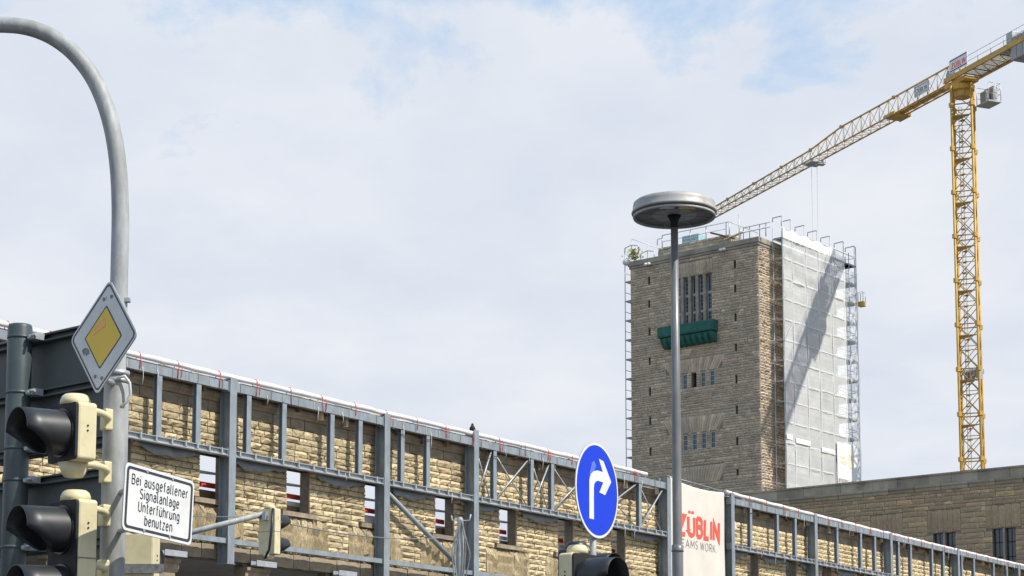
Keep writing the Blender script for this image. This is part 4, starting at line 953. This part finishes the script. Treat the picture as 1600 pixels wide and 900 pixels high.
# traffic light heads
def visor(parent, z, r=.105, ln=.245, y0=0, sq=1.0):
    """open cylinder hood with a slanted, cut-away underside, pointing to local -y"""
    n = 28; vs = []; th = .004
    for rr in (r, r-th):
        for k in range(n+1):
            a = -.5*math.pi+2*math.pi*k/n; low = max(0, -math.sin(a))
            l_ = ln*(1-.62*(low**.8)) if low > 0 else ln*(1-.0*low)
            for t in (0, .33, .66, 1): vs.append((rr*math.cos(a)*sq, y0-l_*t, z+rr*math.sin(a)-.10*l_*t*.35))
    fs = []; m = n+1
    for s_ in range(2):
        for k in range(n):
            for t in range(3):
                q = (s_*m*4+k*4+t, s_*m*4+(k+1)*4+t, s_*m*4+(k+1)*4+t+1, s_*m*4+k*4+t+1); fs.append(q if s_ == 0 else tuple(reversed(q)))
    sm = [True]*len(fs)
    for k in range(n): fs.append((k*4+3, (k+1)*4+3, m*4+(k+1)*4+3, m*4+k*4+3)); sm.append(False)
    mb = MB(); mb.add(vs, fs, sm); return mb.build('visor', M['black'], parent)
def signal_head(label, c, yaw, mods, cap_r=.066, w=.28, dp=.105, mh=.29, shell='cream', arms=(), lens=('lens',), group=None, board=True, hood=True):
    t = thing('traffic_light', label, 'traffic light', c, yaw, group)
    H_ = mh*mods
    body = MB().prism(rrect(-w/2,w/2,-H_/2,H_/2,.02), 0, dp).build('housing', M[shell], t, bevel=.012)
    if board: MB().prism(rrect(-w/2+.004,w/2-.004,-H_/2+.004,H_/2-.004,.018), -.012, -.0005).build('front_panel', M['blackmatt'], t)
    for s_ in (-1, 1):
        z = s_*H_/2; pr = [(cap_r*1.15,0),(cap_r*1.12,.025),(cap_r*1.0,.045),(cap_r*.8,.055),(.01,.057)] if s_ > 0 else [(.01,-.07),(cap_r*.7,-.068),(cap_r*.85,-.055),(cap_r*1.2,0)]
        MB().lathe(pr, 24, (0, dp*.55, z)).build('end_cap', M[shell], t)
    for k in range(mods):
        z = H_/2-mh*(k+.5)
        l_ = MB(); l_.lathe([(.01,-.012),(.06,-.008),(.098,.006),(.098,.012)],24); md = MB().band(ngon(.122 if mh > .28 else .115, 28), ngon(.10, 28), -.02, -.0125).build('signal_module', M['black'], t, loc=(0,0,z))
        l_.build('lens', M[lens[k % len(lens)]], md, loc=(0,-.02,0), rot=(R(90),0,0)); hood and visor(md, 0, r=min(.112, mh*.40), y0=-.012)
        if k: MB().box(-w/2-.002,w/2+.002,-.002,dp+.002,H_/2-mh*k-.003,H_/2-mh*k+.003).build('seam', M['smudge'], t)
    for s_ in (-1,1):
        for dz in (.012,-.012): MB().tube((s_*(w/2-.001),dp*.5,H_/2-.13+dz),(s_*(w/2+.004),dp*.5,H_/2-.13+dz),.005,8).build('screw', M['blackmatt'], t)
    return t
YW = R(-48)
h1 = signal_head('cream traffic light with one long black visor, just below the diamond sign', at(100,677,9.22), YW, 1)
h2 = signal_head('lower cream traffic light with black visors at the left bottom corner', at(98,920,9.22), YW, 3)
for hd, zz in ((h1,(.12,-.15)),(h2,(.40,.12))):
    Rm = Matrix.Rotation(YW,4,'Z'); inv = (Matrix.Translation(hd.location) @ Rm).inverted()
    for z in zz:
        e = inv @ Vector((XM-.03, YM-.05, hd.location.z+z)); 
        MB().path(smooth([Vector((.05,.09,z)), Vector((.05,.17,z)), Vector((e.x*.6,e.y-.02,z)), e+Vector((0,0,0))]), .018, 10).build('arm', M['cream'], hd)
        MB().box(e.x-.03,e.x+.03,e.y-.03,e.y+.02,z-.06,z+.05).build('arm_plate', M['cream'], hd, bevel=.008)
h3 = signal_head('cream traffic light seen from the side behind the pole under the text plate', at(222,915,10.1), R(178), 2, w=.19, dp=.16, mh=.27, hood=False)
MB().box(-.15,.15,.165,.175,.05,.10).build('mounting_band', M['smudge'], h3)
h4 = signal_head('cream traffic light with black visor under the round blue sign', at(914,936,11.55), R(50), 2, mh=.28, cap_r=.06, w=.26)
h5 = signal_head('black-capped traffic light hidden behind the one under the blue sign', at(912,924,12.15), R(50), 2, shell='black', mh=.27)
MB().tube((.0,.05,-.3),(.0,.05,-3.4),.05,14).build('post', M['pole'], h4); h5p = MB().tube((0,.05,-.2),(0,.05,-3.3),.04,12).build('post', M['pole'], h5)

# round blue sign
bs = thing('blue_sign', 'round blue sign with white right-turn arrow above the traffic light', 'traffic sign', (.529,11.63,3.295), R(61.1))
MB().prism(ngon(.3,64), 0, .004).build('plate', M['alu'], bs)
MB().prism(ngon(.2985,64), -.0012, -.0002).build('white_rim', M['signwhite'], bs)
MB().prism(ngon(.282,64), -.0026, -.0014).build('blue_face', M['signblue'], bs)
az = [(243,543),(272,543),(272,345),(275,318),(284,300),(298,290),(334,292),(308,362),(345,370),(385,275),(335,155),(305,148),(331,226),(296,225),(270,238),(252,264),(244,300)]
ap = [(((zx/4.093+860)-932.5)/67*.6, (766-(680+zy/4.093))/149*.6) for zx, zy in az]
MB().prism(ap, -.0042, -.0030).build('arrow', M['signwhite'], bs)
MB().prism([(-.11,.09),(-.075,.165),(-.045,.18),(-.02,.15),(-.05,.11),(-.09,.075)], -.0036,-.0028).build('faded_patch', smat('faded_blue',(.08,.17,.72),.5,var=.3,scale=20), bs)
MB().tube((0,.03,-.26),(0,.03,-.60),.021,12).build('stub_post', M['pole'], bs)
MB().box(-.04,.04,.004,.05,-.24,-.2).box(-.04,.04,.004,.05,.2,.24).build('bracket', M['galv'], bs)

# big direction sign seen from behind, with its post
PB = Vector((at(26,700,14).x, 14, .13)); bd = thing('direction_sign', 'large dark grey road sign seen from behind on a thick round post', 'road sign', PB, TROT)
ptop = at(26,508,14).z-.13
MB().lathe([(.092,0),(.092,ptop-.02),(.085,ptop)],28).build('post', M['darkgreen'], bd)
def zz(py, px=90): return at(px, py, 14).z-.13
zt, zb_, zt2, zb2 = zz(518), zz(712), zz(743), zz(866)
XR = .98; XL = -2.2                                       # board ends along the sign
for k, (a, b) in enumerate(((zb_, zt), (zb2, zt2))):
    MB().box(XL, XR, .16, .185, a, b).build('sign_board', M['boardback'], bd, bevel=.004)
    for z in ((b-.05, (a+b)/2, a+.05) if k == 0 else (b-.04, a+.05)):
        MB().xprism([(.10,z-.03),(.158,z-.03),(.158,z+.03),(.10,z+.03),(.10,z+.018),(.14,z+.018),(.14,z-.018),(.10,z-.018)], XL+.02, XR-.02).build('back_rail', M['boardback'], bd)
        MB().lathe([(.095,-.012),(.095,.012)],24,(0,0,z)).build('clamp_band', M['darkgreen'], bd)
        MB().box(.085,.17,.02,.10,z-.025,z+.025).tube((.10,.0,z),(.20,.0,z),.012,8).tube((.13,-.02,z-.01),(.13,.08,z-.01),.016,8).build('clamp', M['galv'], bd)
MB().box(XL, XR, .158, .188, zt, zt+.004).build('edge_trim', M['galv'], bd)

# far traffic light on a bracket arm
PA = Vector((at(183,880,25).x, 25, .13)); am = thing('arm_mast', 'thin grey arm reaching right from behind the text plate to a far traffic light', 'mast', PA)
a1, a2 = at(290,834,25)-PA, at(412,803,25)-PA
MB().lathe([(.07,0),(.07,a1.z+.2),(.06,a1.z+.25)],16).build('shaft', M['pole'], am)
MB().path([Vector((0,0,a1.z-.16)), a1*.5+Vector((0,0,a1.z-.10))*.5, a1, a2], .038, 12).build('arm', M['pole'], am)
h6 = signal_head('far cream traffic light seen from behind at the end of the thin arm', at(426,832,25.1), R(150), 2, w=.27, dp=.13, mh=.31)
MB().path([(-.12,.16,.30),(-.13,.2,.0),(-.1,.2,-.25),(0,.16,-.36)],.018,8).build('cable', M['black'], h6)
MB().box(-.03,.03,.13,.2,.15,.25).build('arm_bracket', M['galv'], h6)
# cable post with loops in front of the third column
PC = Vector((at(719,880,34).x, 34, .13)); cpst = thing('cable_post', 'slim pale post with looped cables in front of the steel frame column', 'post', PC)
ptz = at(719,808,34).z-.13
MB().lathe([(.085,0),(.075,ptz-.8),(.055,ptz-.05),(.03,ptz)],14).build('post', M['pole'], cpst)
MB().path([(-.16,0,ptz+.03),(-.15,0,ptz-.06),(0,0,ptz-.07),(.17,0,ptz-.06),(.19,0,ptz+.05)],.014,6).build('hook_bar', M['galv'], cpst)
for k in range(5):
    s_ = rng.uniform(.08,.16)*(1 if k%2 else -1); d = rng.uniform(.4,1.1)
    MB().path(smooth([Vector((.02,-.06,ptz-.05)),Vector((s_,-.09,ptz-.3-.1*k)),Vector((s_*1.2,-.1,ptz-.7)),Vector((s_*.6,-.1,ptz-.8-d*.6)),Vector((.0,-.09,ptz-.9-d))]),.013,6).build('cable', M['smudge'] if k%2 else M['rope'], cpst)
# overhead wires
def wire(label, p, q, sag, r=.008):
    P = [p.lerp(q, i/14)-Vector((0,0,sag*4*(i/14)*(1-i/14))) for i in range(15)]
    tag(MB().path(P, r, 5).build('overhead_wire', M['rope']), label, 'wire')
wire('thin wire running from the far traffic light to the cable post', at(436,815,25), at(716,838,34), .12)
wire('thin wire in front of the wall left of the far traffic light', at(428,806,25), at(150,795,25), .05, .006)
